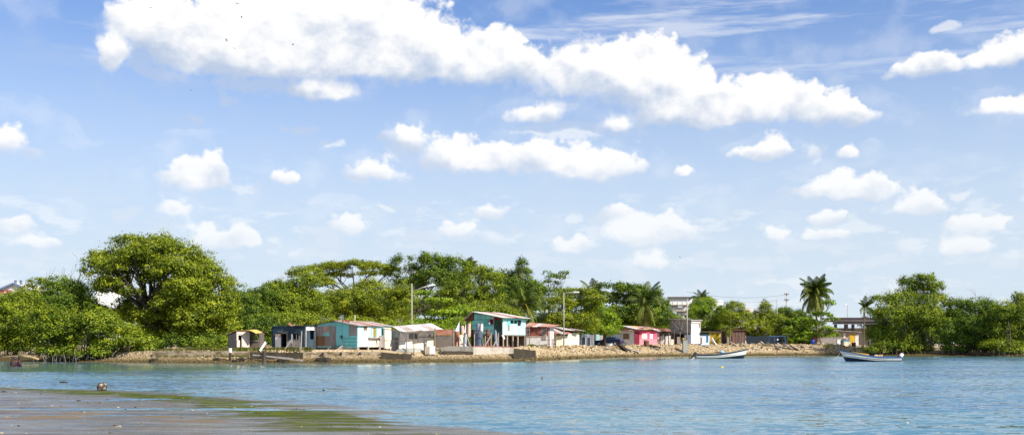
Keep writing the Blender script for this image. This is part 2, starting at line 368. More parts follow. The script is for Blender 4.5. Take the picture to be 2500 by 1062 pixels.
# mud flat on the near side
MUDB = [(21.0, -1.3), (22.3, -2.3), (24.3, -3.2), (28.3, -5.1), (31.5, -7.4), (35.0, -10.2), (38.5, -14.5), (41.5, -18.4), (44.0, -23.0), (46, -32), (48, -60)]   # (depth, x of the water's edge)
def mud_material():
    m = bpy.data.materials.new('wet_mud'); m.use_nodes = True; nt = m.node_tree; N = nt.nodes; L = nt.links; b = N['Principled BSDF']
    b.inputs['IOR'].default_value = 1.35
    tc = N.new('ShaderNodeTexCoord'); at = N.new('ShaderNodeAttribute'); at.attribute_name = 'algae'
    dr = N.new('ShaderNodeAttribute'); dr.attribute_name = 'dry'
    def nz(scale, sx, sy, det=6):
        mp = N.new('ShaderNodeMapping'); mp.inputs['Scale'].default_value = (sx, sy, 1); L.new(tc.outputs['Object'], mp.inputs[0])
        n = N.new('ShaderNodeTexNoise'); n.inputs['Scale'].default_value = scale; n.inputs['Detail'].default_value = det; n.inputs['Roughness'].default_value = .65; L.new(mp.outputs[0], n.inputs['Vector']); return n.outputs[0]
    n1 = nz(1.2, .5, 1.6)
    r = N.new('ShaderNodeValToRGB'); L.new(n1, r.inputs[0]); e = r.color_ramp.elements; e[0].position = .35; e[0].color = (.075, .066, .058, 1); e[1].position = .7; e[1].color = (.16, .138, .112, 1)
    mx = N.new('ShaderNodeMix'); mx.data_type = 'RGBA'; L.new(dr.outputs['Fac'], mx.inputs[0]); L.new(r.outputs[0], mx.inputs[6]); mx.inputs[7].default_value = (.165, .122, .075, 1)
    r3 = N.new('ShaderNodeValToRGB'); L.new(nz(3, .5, 1.5), r3.inputs[0]); e = r3.color_ramp.elements; e[0].position = .3; e[0].color = (.022, .036, .005, 1); e[1].position = .75; e[1].color = (.11, .13, .018, 1)
    mx2 = N.new('ShaderNodeMix'); mx2.data_type = 'RGBA'; L.new(at.outputs['Fac'], mx2.inputs[0]); L.new(mx.outputs[2], mx2.inputs[6]); L.new(r3.outputs[0], mx2.inputs[7])
    L.new(mx2.outputs[2], b.inputs['Base Color'])
    rr = N.new('ShaderNodeMath'); rr.operation = 'MULTIPLY_ADD'; ms = N.new('ShaderNodeMath'); ms.operation = 'MAXIMUM'; L.new(at.outputs['Fac'], ms.inputs[0]); L.new(dr.outputs['Fac'], ms.inputs[1])
    L.new(ms.outputs[0], rr.inputs[0]); rr.inputs[1].default_value = .55; rr.inputs[2].default_value = .24; L.new(rr.outputs[0], b.inputs['Roughness'])
    sp = N.new('ShaderNodeMath'); sp.operation = 'MULTIPLY_ADD'; L.new(ms.outputs[0], sp.inputs[0]); sp.inputs[1].default_value = -.42; sp.inputs[2].default_value = .5; L.new(sp.outputs[0], b.inputs['Specular IOR Level'])
    mp = N.new('ShaderNodeMapping'); mp.inputs['Scale'].default_value = (.6, 2.4, 1); L.new(tc.outputs['Object'], mp.inputs[0])
    nv = N.new('ShaderNodeTexNoise'); nv.inputs['Scale'].default_value = 2.5; nv.inputs['Detail'].default_value = 6; nv.inputs['Roughness'].default_value = .7; L.new(mp.outputs[0], nv.inputs['Vector'])
    v1 = N.new('ShaderNodeVectorMath'); v1.operation = 'SUBTRACT'; L.new(nv.outputs['Color'], v1.inputs[0]); v1.inputs[1].default_value = (.5, .5, .5)
    v2 = N.new('ShaderNodeVectorMath'); v2.operation = 'MULTIPLY_ADD'; L.new(v1.outputs[0], v2.inputs[0]); v2.inputs[1].default_value = (.10, .20, 0)
    ge = N.new('ShaderNodeNewGeometry'); L.new(ge.outputs['Normal'], v2.inputs[2]); v3 = N.new('ShaderNodeVectorMath'); v3.operation = 'NORMALIZE'; L.new(v2.outputs[0], v3.inputs[0]); L.new(v3.outputs[0], b.inputs['Normal'])
    return m
def mud():
    ys = np.concatenate([np.linspace(-25, 18, 40, endpoint=False), np.linspace(18, 50, 330)])
    us = np.concatenate([np.linspace(-60, -14, 60, endpoint=False), np.linspace(-14, 1.5, 170), ])
    Y, U = np.meshgrid(ys, us, indexing='ij')
    dm = [(-30, 60.0), (0, 30.0), (12, 12.0), (18, 1.0)] + MUDB
    EX = np.interp(Y, *zip(*dm)); X = EX + U
    e = -U                                       # metres inside the flat
    lob = (fbm(X * .35, Y * .9, 4, 11) - .47)
    base = .004 + .0030 * np.clip(e, -6, 20) + .045 * lob
    # long low ridges running along the shore
    rid = np.zeros_like(X); 
    for (yc, x0, x1, h, wd) in ((25.0, -13.5, -8.0, .10, .30), (26.6, -14, -5.0, .06, .22), (23.9, -9.4, -4.4, .08, .22), (30.6, -18, -8, .04, .18), (27.3, -20, -10.5, .09, .40), (22.3, -14, -6, .035, .16), (36.5, -20, -13, .03, .15)):
        yy = yc + .25 * np.sin(X * .5 + yc); hh = (fbm(X * .8, Y * 1.3 + yc, 3, 3) - .3) * 2
        rid += h * np.clip(hh, 0, 1.3) * np.exp(-((Y - yy) / wd) ** 2) * np.clip((X - x0) / 1.2, 0, 1) * np.clip((x1 - X) / 1.2, 0, 1)
    Z = base + rid + np.where(Y < 14, (14 - Y) * .03, 0)
    dry = np.clip((rid - .008) / .03, 0, 1)
    band = np.exp(-((e - 1.6) / 1.8) ** 2) * np.clip((Y - 20) / 3, .5, 1)
    al = np.clip((fbm(X * .32, Y * 3.4, 5, 21) - .50 + .14 * (band - .6)) * 18, 0, 1) * np.clip(band * 1.8, 0, 1)
    al2 = np.clip((fbm(X * .22, Y * 2.6, 4, 31) - .60) * 14, 0, 1) * np.clip(e / 2, 0, 1) * np.clip((7 - e) / 3, 0, 1) * .7
    al = np.maximum(al, al2)
    Z = Z + .025 * al
    pool = np.clip((fbm(X * .10 + 3, Y * 1.5, 4, 41) - .54) * 12, 0, 1) * np.clip((e - .6) / 1.5, 0, 1) * np.clip((Y - 19) / 2, 0, 1) * (1 - dry)
    Z = Z - (.035 + .0034 * np.clip(e, 0, 20)) * pool
    grit = np.clip((fbm(X * 1.1, Y * 4.5, 4, 51) - .56) * 9, 0, 1) * np.clip(e, 0, 1) * (1 - pool)
    Z = Z + .012 * grit; dry = np.maximum(dry, grit * .35)
    o = grid_mesh('mud_flat', np.stack([X, Y, Z], -1), mud_material(), 'structure')
    for nm, a in (('algae', al), ('dry', dry)):
        at = o.data.attributes.new(nm, 'FLOAT', 'POINT'); at.data.foreach_set('value', a.ravel().astype(np.float32))
mud()

# ------------------------------------------------------------------ vegetation
def leaf_material(name, dark, mid, light, trans=.33):
    m = bpy.data.materials.new(name); m.use_nodes = True; nt = m.node_tree; N = nt.nodes; L = nt.links; N.clear()
    at = N.new('ShaderNodeAttribute'); at.attribute_name = 'tint'
    r = N.new('ShaderNodeValToRGB'); L.new(at.outputs['Fac'], r.inputs[0]); e = r.color_ramp.elements
    e[0].position = .05; e[0].color = (*dark, 1); e[1].position = .95; e[1].color = (*light, 1); k = e.new(.5); k.color = (*mid, 1)
    d = N.new('ShaderNodeBsdfPrincipled'); d.inputs['Roughness'].default_value = .55; d.inputs['Specular IOR Level'].default_value = .25; L.new(r.outputs[0], d.inputs['Base Color'])
    t = N.new('ShaderNodeBsdfTranslucent'); h = N.new('ShaderNodeMix'); h.data_type = 'RGBA'; h.blend_type = 'MULTIPLY'; h.inputs[0].default_value = 1; L.new(r.outputs[0], h.inputs[6]); h.inputs[7].default_value = (1.35, 1.3, .5, 1)
    L.new(h.outputs[2], t.inputs[0])
    mx = N.new('ShaderNodeMixShader'); mx.inputs[0].default_value = trans; L.new(d.outputs[0], mx.inputs[1]); L.new(t.outputs[0], mx.inputs[2])
    o = N.new('ShaderNodeOutputMaterial'); L.new(mx.outputs[0], o.inputs[0])
    return m
LEAF = {
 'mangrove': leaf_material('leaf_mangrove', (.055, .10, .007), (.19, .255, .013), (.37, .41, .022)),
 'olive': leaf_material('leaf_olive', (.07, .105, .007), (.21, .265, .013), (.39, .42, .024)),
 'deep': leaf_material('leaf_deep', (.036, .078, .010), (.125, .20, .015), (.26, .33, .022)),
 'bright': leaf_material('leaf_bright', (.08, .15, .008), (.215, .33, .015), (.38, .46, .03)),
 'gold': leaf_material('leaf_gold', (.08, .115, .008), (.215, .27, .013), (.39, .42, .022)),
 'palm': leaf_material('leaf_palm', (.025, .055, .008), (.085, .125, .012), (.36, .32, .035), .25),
 'dry': leaf_material('leaf_dry', (.14, .09, .04), (.22, .15, .06), (.30, .22, .09), .2),
 'grass': leaf_material('leaf_grass', (.06, .085, .01), (.12, .14, .02), (.24, .21, .05), .3),
}
BARK = mat('bark', (.09, .065, .045), (.19, .15, .11), 6, .95, .6, (1, 1, .3))
BARKD = mat('bark_dark', (.05, .038, .03), (.10, .08, .06), 6, .95, .6, (1, 1, .3))
TWIG = mat('twig', (.16, .13, .11), (.26, .22, .19), 6, .95)

def leaves_mesh(name, P, Nn, size, tint, m, root, aspect=.55, bend=.18):
    n = len(P)
    up = rng.normal(size=(n, 3)); t = np.cross(Nn, up); t /= np.linalg.norm(t, axis=1, keepdims=True) + 1e-9
    b = np.cross(Nn, t)
    sz = size[:, None]
    v0 = P - t * sz * .5; v2 = P + t * sz * .5 - Nn * sz * bend; v1 = P + b * sz * aspect * .5; v3 = P - b * sz * aspect * .5
    V = np.stack([v0, v1, v2, v3], 1).reshape(-1, 3) - np.array(root['_w'])
    me = bpy.data.meshes.new(name); me.vertices.add(4 * n); me.vertices.foreach_set('co', V.ravel().astype(np.float32))
    me.loops.add(4 * n); me.loops.foreach_set('vertex_index', np.arange(4 * n, dtype=np.int32))
    me.polygons.add(n); me.polygons.foreach_set('loop_start', np.arange(0, 4 * n, 4, dtype=np.int32)); me.polygons.foreach_set('loop_total', np.full(n, 4, np.int32))
    me.update(calc_edges=True)
    at = me.attributes.new('tint', 'FLOAT', 'POINT'); at.data.foreach_set('value', np.repeat(np.clip(tint, 0, 1), 4).astype(np.float32))
    me.materials.append(m)
    o = bpy.data.objects.new(name, me); col.objects.link(o); o.parent = root; o['_w'] = root['_w']
    return o

LEAFCOUNT = 0
def crown_points(lobes, leaf, cover, clump, flat=.7, lumpy=1.0):
    """lobes: (centre, (rx, ry, rz)). Leaves gather in clumps set over the lobes' shells."""
    Ps, Ns, Ts = [], [], []
    for c, r in lobes:
        c = np.array(c); r = np.array(r)
        area = 4 * math.pi * ((r[0] * r[1]) ** 1.6 / 3 + (r[0] * r[2]) ** 1.6 / 3 + (r[1] * r[2]) ** 1.6 / 3) ** (1 / 1.6)
        nc = max(6, int(area / (clump * clump) * 1.1))
        u = rng.normal(size=(nc, 3)); u /= np.linalg.norm(u, axis=1, keepdims=True)
        u[:, 2] = np.where(u[:, 2] < -.5, -u[:, 2] * .6, u[:, 2])
        rad = 1 - .42 * rng.random(nc) ** 1.7 + .10 * lumpy * rng.normal(size=nc).clip(-1, 1.6)
        rad = rad + np.where(rng.random(nc) > .95, .22 * rng.random(nc), 0)
        cc = c + u * rad[:, None] * r
        gap = vnoise(cc[:, 0] * .55 + cc[:, 1] * .2 + 500, cc[:, 2] * .75 + cc[:, 1] * .3 + 500, 77) > .19
        u, cc = u[gap], cc[gap]; nc = len(cc)
        cr = clump * (.42 + .85 * rng.random(nc))
        per = max(5, int(1.7 * cover * (clump ** 2) / (leaf * leaf * .55)))
        k = rng.normal(size=(nc, per, 3)) * .55
        k[..., 2] *= flat
        pts = cc[:, None, :] + k * cr[:, None, None]
        un = u * 1.0; un = un / np.linalg.norm(un, axis=1, keepdims=True)
        loc = k / (np.linalg.norm(k, axis=2, keepdims=True) + 1e-6)
        nn = un[:, None, :] * .55 + loc * .65 + np.array([0, 0, .35]) + rng.normal(size=(nc, per, 3)) * .42
        nn /= np.linalg.norm(nn, axis=2, keepdims=True)
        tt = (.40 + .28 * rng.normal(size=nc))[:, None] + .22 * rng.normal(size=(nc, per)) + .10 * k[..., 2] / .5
        Ps.append(pts.reshape(-1, 3)); Ns.append(nn.reshape(-1, 3)); Ts.append(tt.reshape(-1))
    return np.concatenate(Ps), np.concatenate(Ns), np.concatenate(Ts)

def limb(mb, p, q, r0, r1, sag=.12, seg=5, n=6):
    p = Vector(p); q = Vector(q); L = (q - p).length
    side = Vector((random.uniform(-1, 1), random.uniform(-1, 1), random.uniform(-.2, .6))) * L * sag
    pts = []; rad = []
    for i in range(seg + 1):
        t = i / seg; pts.append(p.lerp(q, t) + side * math.sin(math.pi * t)); rad.append(r0 + (r1 - r0) * t)
    mb.tube(pts, rad, n); return pts

def tree(name, label, d, base, lobes, leaf='mangrove', size=.20, cover=1.5, clump=.62, trunk=.16, fork=None, depth=.85, bark=None, flat=.7, group=None, cat='tree', spread=1.5, lumpy=1.0, aspect=.55, stems=1):
    """base: photo column of the trunk foot; lobes in photo pixels (cx, cy, rx, ry[, extra depth])"""
    global LEAFCOUNT
    s = FPX / d
    zg = max(gz(base, d), -.1)
    root = thing(name, gp(base, d, zg), label, cat, group)
    L = []
    for lb in lobes:
        cx, cy, rx, ry = lb[:4]; dd = d + (lb[4] if len(lb) > 4 else random.uniform(-spread, spread))
        k = FPX / dd
        c = W(cx, cy, dd); rx_ = rx / k; rz_ = ry / k
        L.append((c, (rx_, max(.6, (rx_ + rz_) / 2 * depth), rz_)))
    Pt, Nn, Ts = crown_points(L, size, cover, clump, flat, lumpy)
    keep = Pt[:, 2] > max(zg, 0) + .08
    Pt, Nn, Ts = Pt[keep], Nn[keep], Ts[keep]
    LEAFCOUNT += len(Pt)
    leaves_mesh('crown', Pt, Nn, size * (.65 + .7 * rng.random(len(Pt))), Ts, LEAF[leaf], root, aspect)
    tb = MB(); foot = gp(base, d, zg - .3)
    top = W(*fork, d) if fork else Vector((foot.x, d, zg + (np.mean([c.z for c, _ in L]) - zg) * .45))
    if stems == 1:
        limb(tb, foot, top, trunk * 1.35, trunk * .8, .05, 6, 8)
        for c, r in L: 
            pts = limb(tb, top, c + Vector((0, 0, -r[2] * .2)), trunk * .62, trunk * .16, .12)
            for _ in range(3):
                q = c + Vector((random.uniform(-.8, .8) * r[0], random.uniform(-.8, .8) * r[1], random.uniform(-.3, .8) * r[2]))
                limb(tb, pts[3], q, trunk * .25, .02, .12, 4, 5)
    else:
        for c, r in L:
            tb = MB()
            f2 = foot + Vector((random.uniform(-.35, .35) * r[0] + (c.x - foot.x) * .7, random.uniform(-1, 1), 0)); f2.z = -.3
            limb(tb, f2, c, trunk * .7, trunk * .2, .15)
            for _ in range(stems):
                q = c + Vector((random.uniform(-.8, .8) * r[0], random.uniform(-.8, .8) * r[1], random.uniform(-.6, .6) * r[2])); b2 = f2.lerp(c, random.uniform(.05, .5))
                limb(tb, b2, q, trunk * .4, .02, .15, 4, 5)
            tb.build('stem', bark or BARK, root, True)
    if stems == 1: tb.build('trunk', bark or BARK, root, True)
    if stems >= 4:                                       # arching prop roots along the water's edge
        pr = MB()
        for c, r in L:
            if c.z > 3: continue
            for _ in range(9):
                x = c.x + random.uniform(-1, 1) * r[0]; y = c.y - random.uniform(.2, 1) * r[1]; q = Vector((x, y, -.25)); e_ = Vector((x + random.uniform(-.7, .7), y + random.uniform(.1, .8), random.uniform(.7, 1.4)))
                pr.tube([q, q.lerp(e_, .5) + Vector((0, -.12, .25)), e_], [.03, .035, .045], 5)
        tag(pr.build('prop_roots', TWIG, root, True), kind='stuff')
    return root

# left shore, from the frame's edge to the shacks
tree('mangrove_tree', 'low round mangrove at the left edge behind the brown mud bank', 119, 40, [(10, 848, 70, 12), (80, 848, 50, 12), (-60, 840, 60, 24), (30, 775, 75, 62), (-40, 760, 60, 60), (30, 828, 70, 30), (95, 810, 50, 40), (70, 735, 60, 32)], 'mangrove', .2, stems=3)
tree('umbrella_tree', 'small flat-topped tree beside the gabled white building', 126, 93, [(97, 690, 30, 11), (72, 701, 16, 8), (118, 702, 18, 10)], 'olive', .2, 1.0, .5, .12, flat=.5)
tree('broadleaf_tree', 'dark green tree rising behind the low mangroves under bare twigs', 118, 165, [(150, 710, 45, 35), (190, 720, 45, 35), (170, 750, 70, 35), (120, 745, 45, 35), (215, 770, 45, 40)], 'deep', .22, trunk=.2)
tree('mangrove_tree', 'dense mangrove thicket overhanging the shore left of the big tree', 107.5, 200, [(110, 858, 30, 12), (160, 862, 40, 10), (230, 862, 50, 10), (300, 858, 50, 10), (355, 850, 28, 12), (150, 800, 62, 50), (225, 790, 60, 48), (285, 815, 60, 42), (130, 838, 45, 26), (200, 842, 70, 26), (330, 838, 45, 26), (265, 845, 50, 22), (110, 790, 40, 50)], 'mangrove', .2, stems=4)
tree('large_tree', 'tallest broad spreading tree with dark forked limbs left of the shacks', 117, 392, [(388, 596, 55, 26), (318, 592, 48, 18), (300, 632, 58, 30), (238, 655, 38, 34), (235, 625, 22, 14), (425, 622, 62, 30), (478, 645, 48, 34), (352, 650, 55, 30), (425, 672, 60, 36), (512, 675, 40, 36), (548, 700, 30, 34),
     (260, 700, 50, 26), (470, 715, 60, 34), (525, 745, 48, 40), (395, 720, 40, 22), (440, 765, 60, 34), (330, 745, 48, 26), (300, 775, 55, 34), (520, 800, 55, 40), (548, 770, 30, 40), (370, 685, 45, 24), (300, 670, 40, 22), (345, 620, 50, 24), (470, 690, 50, 34), (500, 715, 50, 40), (400, 800, 50, 26), (470, 805, 60, 34), (360, 775, 40, 20), (350, 820, 45, 24), (455, 835, 60, 18), (420, 655, 55, 30, -4), (455, 705, 55, 34, -4.5), (415, 735, 42, 24, -4), (500, 760, 50, 40, -4), (460, 785, 50, 30, -4.5), (285, 655, 45, 26, -3.5), (330, 625, 50, 24, -4), (370, 605, 45, 22, -3), (530, 720, 40, 36, -3), (270, 690, 40, 20, -3), (318, 715, 30, 14, -3), (555, 740, 26, 40, -2), (560, 800, 26, 36, -2)], 'olive', .25, 1.4, .62, .42, (372, 772), bark=BARKD, spread=3.0, lumpy=1.4)
tree('broadleaf_tree', 'dark green tree filling the dip right of the tallest tree', 126, 600, [(590, 745, 36, 42), (612, 775, 45, 45), (575, 810, 45, 38), (640, 730, 40, 30), (640, 800, 50, 40)], 'deep', .21, trunk=.2)
tree('broadleaf_tree', 'mid green rounded tree behind the dark blue concrete house', 130, 700, [(690, 705, 48, 24), (680, 740, 60, 40), (730, 730, 52, 42), (700, 775, 60, 38), (740, 690, 40, 26), (765, 760, 45, 50), (640, 760, 40, 40)], 'mangrove', .21, trunk=.22)
tree('rain_tree', 'wide flat umbrella-crowned tree with sky showing between its limbs', 160, 868, [(745, 668, 45, 18), (800, 656, 52, 15), (860, 648, 55, 13), (915, 652, 45, 13), (950, 664, 30, 14), (820, 672, 40, 9), (895, 668, 30, 7), (780, 690, 40, 20)], 'olive', .22, 1.3, .6, .26, (866, 726), bark=BARKD, flat=.45, spread=4)
tree('broadleaf_tree', 'yellow-olive feathery tree rising over the patchwork turquoise house', 138, 900, [(905, 705, 48, 26), (850, 735, 58, 34), (930, 735, 60, 40), (985, 735, 34, 42), (830, 770, 60, 34), (900, 775, 60, 34), (965, 785, 50, 34), (800, 745, 40, 34)], 'gold', .18, 1.45, trunk=.22)
tree('tall_tree', 'tall dark tree with two separate top tufts in the middle wood', 158, 1010, [(985, 640, 28, 20), (960, 665, 22, 20), (1000, 665, 40, 22), (1060, 640, 42, 20), (1040, 630, 18, 14), (1108, 648, 40, 24), (1060, 680, 60, 34), (1000, 700, 50, 34), (1110, 690, 46, 36)], 'deep', .22, 1.4, trunk=.25)
tree('broadleaf_tree', 'rounded green tree under the wind-blown palm tuft on the skyline', 150, 1160, [(1165, 670, 42, 26), (1195, 690, 32, 40), (1130, 715, 52, 36), (1190, 740, 40, 40), (1140, 760, 50, 34), (1090, 735, 40, 34)], 'mangrove', .22, trunk=.22)
tree('almond_tree', 'layered bright green almond tree beside the tall street lamp', 131, 1062, [(1030, 716, 26, 8), (1065, 735, 40, 9), (1022, 752, 32, 8), (1078, 765, 40, 11), (1045, 788, 40, 14), (1105, 790, 46, 16), (1150, 795, 30, 16), (1120, 760, 36, 14)], 'bright', .26, 1.35, .5, .13, flat=.45, aspect=.65)
tree('conical_tree', 'pointed green tree forming the peak right of the raised house', 160, 1272, [(1275, 645, 12, 16), (1275, 668, 24, 18), (1272, 695, 38, 22), (1235, 690, 30, 34), (1300, 712, 36, 28), (1255, 725, 48, 32), (1225, 745, 40, 34)], 'deep', .22, trunk=.22)
tree('sparse_tree', 'thin open-crowned tree leaning out on the skyline', 163, 1340, [(1338, 668, 16, 7), (1358, 676, 26, 9), (1378, 667, 14, 5), (1345, 690, 20, 9), (1340, 715, 40, 20), (1390, 735, 30, 20)], 'deep', .22, .85, .45, .14, flat=.5)
tree('broadleaf_tree', 'ochre-tinged loose tree behind the second street lamp', 148, 1400, [(1395, 715, 34, 14), (1430, 718, 30, 20), (1365, 745, 42, 26), (1420, 750, 48, 32), (1375, 785, 50, 30), (1425, 790, 40, 30), (1450, 735, 28, 24)], 'gold', .2, 1.3, .55, .18)
tree('fruit_tree', 'brightest green round bush-like tree beside the parked blue car', 152, 1478, [(1452, 752, 30, 18), (1440, 778, 34, 24), (1478, 775, 30, 22), (1498, 795, 22, 18), (1455, 800, 44, 15), (1485, 808, 26, 10)], 'bright', .2, 1.6, .5, .16)
tree('almond_tree', 'dark glossy tree with orange-tipped top behind the pink shop', 180, 1555, [(1505, 700, 36, 10), (1545, 708, 42, 14), (1515, 730, 42, 20), (1565, 735, 45, 26), (1520, 765, 45, 26), (1570, 770, 46, 32), (1600, 725, 18, 22), (1610, 765, 20, 26), (1535, 795, 50, 24)], 'deep', .3, 1.5, .6, .22, aspect=.65)
tree('broadleaf_tree', 'soft green rounded tree right of the grey block building', 184, 1730, [(1722, 740, 28, 15), (1712, 765, 34, 24), (1745, 765, 30, 26), (1728, 795, 42, 24)], 'bright', .19, 1.7, .55, .18)
tree('broadleaf_tree', 'small brownish tree on a pale thin trunk by the dark shed', 180, 1806, [(1795, 750, 24, 16), (1815, 775, 24, 22), (1785, 780, 24, 24), (1805, 800, 28, 18)], 'gold', .2, 1.4, .5, .12)
tree('bamboo_clump', 'feathery yellow-green bamboo clump near the blue metal frame', 183, 1875, [(1868, 752, 14, 18), (1870, 775, 34, 22), (1902, 792, 30, 22), (1850, 795, 30, 26), (1880, 812, 40, 16)], 'gold', .19, 1.6, .55, .1, stems=3)
tree('broadleaf_tree', 'distant dark tree at the foot of the crossed utility pole', 215, 1935, [(1915, 762, 24, 14), (1940, 770, 28, 16), (1960, 785, 26, 16), (1925, 790, 30, 18)], 'deep', .24, 1.5, .6, .16)
tree('almond_tree', 'layered low almond tree under the tallest palm', 180, 1962, [(1955, 783, 36, 8), (1990, 790, 28, 8), (1945, 805, 34, 11), (1975, 818, 34, 12), (1955, 832, 30, 12)], 'bright', .28, 1.5, .5, .12, flat=.45, aspect=.65)
tree('almond_tree', 'thin almond tree in front of the low block house', 177, 2005, [(2024, 740, 18, 9), (2005, 768, 26, 9), (2030, 782, 24, 9), (2020, 805, 22, 9), (2030, 818, 18, 7)], 'bright', .28, 1.2, .5, .11, (2000, 790), flat=.45, aspect=.65)
tree('mangrove_tree', 'tallest mangrove clump behind the moored boat on the right shore', 166.5, 2225, [(2140, 856, 34, 11), (2190, 858, 42, 11), (2245, 857, 40, 11), (2255, 685, 30, 18), (2212, 692, 18, 16), (2280, 700, 26, 16), (2245, 712, 42, 20), (2195, 730, 38, 24), (2270, 735, 48, 28), (2175, 770, 45, 34), (2235, 775, 58, 42), (2150, 815, 36, 36), (2205, 820, 58, 34), (2265, 800, 34, 26), (2170, 846, 45, 14), (2235, 846, 40, 14), (2150, 730, 26, 8)], 'mangrove', .23, 1.5, .7, stems=4, lumpy=1.4)
tree('mangrove_tree', 'dark mangrove thicket right of the stony gap on the right shore', 164.5, 2375, [(2325, 855, 38, 13), (2380, 855, 45, 13), (2425, 852, 30, 14), (2345, 748, 34, 22), (2395, 752, 38, 24), (2330, 785, 34, 32), (2385, 795, 52, 34), (2420, 770, 28, 30), (2350, 830, 48, 26), (2410, 835, 50, 22), (2310, 800, 22, 26)], 'deep', .23, 1.5, .7, stems=4)
tree('mangrove_tree', 'mangrove thicket running out of the right edge of the view', 159, 2480, [(2470, 856, 40, 8), (2520, 855, 40, 10), (2490, 735, 26, 20), (2455, 762, 34, 26), (2500, 770, 45, 36), (2460, 805, 46, 32), (2520, 820, 50, 36), (2445, 842, 46, 16), (2500, 846, 40, 14)], 'mangrove', .23, 1.5, .7, stems=4)
tree('mangrove_tree', 'mangrove thicket on the shore beyond the right of the view', 160, 2640, [(2620, 770, 60, 50), (2680, 790, 60, 50), (2600, 820, 60, 36), (2670, 835, 70, 30)], 'mangrove', .26, 1.3, .8, stems=3)
tree('mangrove_tree', 'mangrove thicket on the shore beyond the left of the view', 118, -170, [(-150, 770, 60, 60), (-220, 780, 60, 60), (-130, 820, 60, 36), (-220, 830, 70, 30)], 'mangrove', .24, 1.3, .8, stems=3)

def far_wood():
    L = []
    for px in range(-300, 2900, 26):
        d = 235 + random.uniform(-15, 25); y = 800 + random.uniform(-10, 8) - (46 if 560 < px < 1330 else 30 if px < 560 else 4)
        if 1620 < px < 1700: y += 14
        if 1985 < px < 2130: continue
        c = W(px, y, d); r = random.uniform(2.6, 3.8); L.append((c, (r, r, r))); L.append((W(px + 10, 825, d), (4, 3, 3.2)))
    root = bpy.data.objects.new('far_wood', None); root['_w'] = (0, 0, 0)
    Pt, Nn, Ts = crown_points(L, .5, 1.2, 1.1)
    o = leaves_mesh('far_wood', Pt, Nn, .5 * (.65 + .7 * rng.random(len(Pt))), Ts, LEAF['deep'], root)
    o.parent = None; bpy.data.objects.remove(root)
    tag(o, 'continuous dark green wood far behind the houses', 'wood', kind='stuff')
far_wood()
def shrubs():
    rows = [('shrub', 'dark shrub under the tallest tree', 113, 440, [(420, 835, 40, 20), (470, 838, 40, 18), (510, 832, 45, 24)], 'deep'),
            ('shrub', 'low green shrub left of the small plank privy', 110, 545, [(520, 843, 30, 12), (548, 838, 22, 16)], 'mangrove'),
            ('shrub', 'tall dark undergrowth between the privy and the dark blue house', 118, 648, [(640, 825, 30, 28), (612, 800, 40, 30), (660, 800, 34, 34)], 'deep'),
            ('shrub', 'green undergrowth rising behind the flat roof of the dark blue house', 120, 720, [(690, 785, 40, 22), (740, 785, 40, 22), (760, 805, 30, 24)], 'mangrove'),
            ('shrub', 'undergrowth showing over the ridge of the patchwork turquoise house', 124, 860, [(820, 800, 45, 26), (880, 800, 45, 26), (940, 805, 45, 30)], 'gold'),
            ('shrub', 'leafy shrub above the roof of the white lean-to shack', 121, 1030, [(1010, 800, 30, 22), (1050, 808, 34, 22), (1090, 815, 30, 22)], 'bright'),
            ('shrub', 'leafy shrub beside the left gable of the raised turquoise house', 125, 1120, [(1115, 800, 26, 20), (1135, 790, 20, 20), (1100, 825, 30, 20)], 'bright'),
            ('shrub', 'green bush pressing against the back of the raised turquoise house', 134, 1200, [(1170, 765, 40, 22), (1210, 760, 34, 22), (1240, 780, 40, 26)], 'mangrove'),
            ('shrub', 'dark undergrowth behind the brick and whitewash house', 152, 1330, [(1310, 795, 40, 30), (1350, 800, 40, 26), (1400, 815, 40, 20)], 'deep'),
            ('shrub', 'dark bush below the brightest green tree', 162, 1450, [(1430, 815, 30, 16), (1470, 818, 30, 14)], 'deep'),
            ('shrub', 'low undergrowth behind the yellow gate', 186, 1760, [(1735, 812, 30, 14), (1770, 815, 34, 14), (1820, 815, 34, 18)], 'deep'),
            ('shrub', 'dark low undergrowth behind the blue metal frame', 188, 1890, [(1850, 826, 30, 14), (1890, 828, 30, 14), (1930, 822, 30, 20)], 'deep'),
            ('shrub', 'dark shrub under the layered almond tree', 181, 1950, [(1945, 838, 22, 10), (1970, 838, 18, 10)], 'deep')]
    rows += [('shrub', 'dark undergrowth showing through behind the left-edge mangroves', 136, 30, [(-10, 790, 60, 40), (55, 790, 50, 40), (0, 835, 60, 24), (75, 832, 50, 26)], 'deep'),
             ('small_tree', 'small dark tree hiding the left edge of the pale multi-storey building', 182, 1628, [(1622, 750, 16, 22), (1630, 775, 18, 22), (1618, 790, 18, 20)], 'deep'),
             ('small_tree', 'loose green tree hiding the right edge of the pale multi-storey building', 188, 1700, [(1695, 752, 16, 14), (1690, 775, 16, 16), (1702, 785, 16, 20)], 'mangrove')]
    for nm, lab, d, base, lob, lf in rows:
        tree(nm, lab, d, base, lob, lf, .2, 1.5, .55, .07, cat='shrub', stems=2, spread=.8)
shrubs()

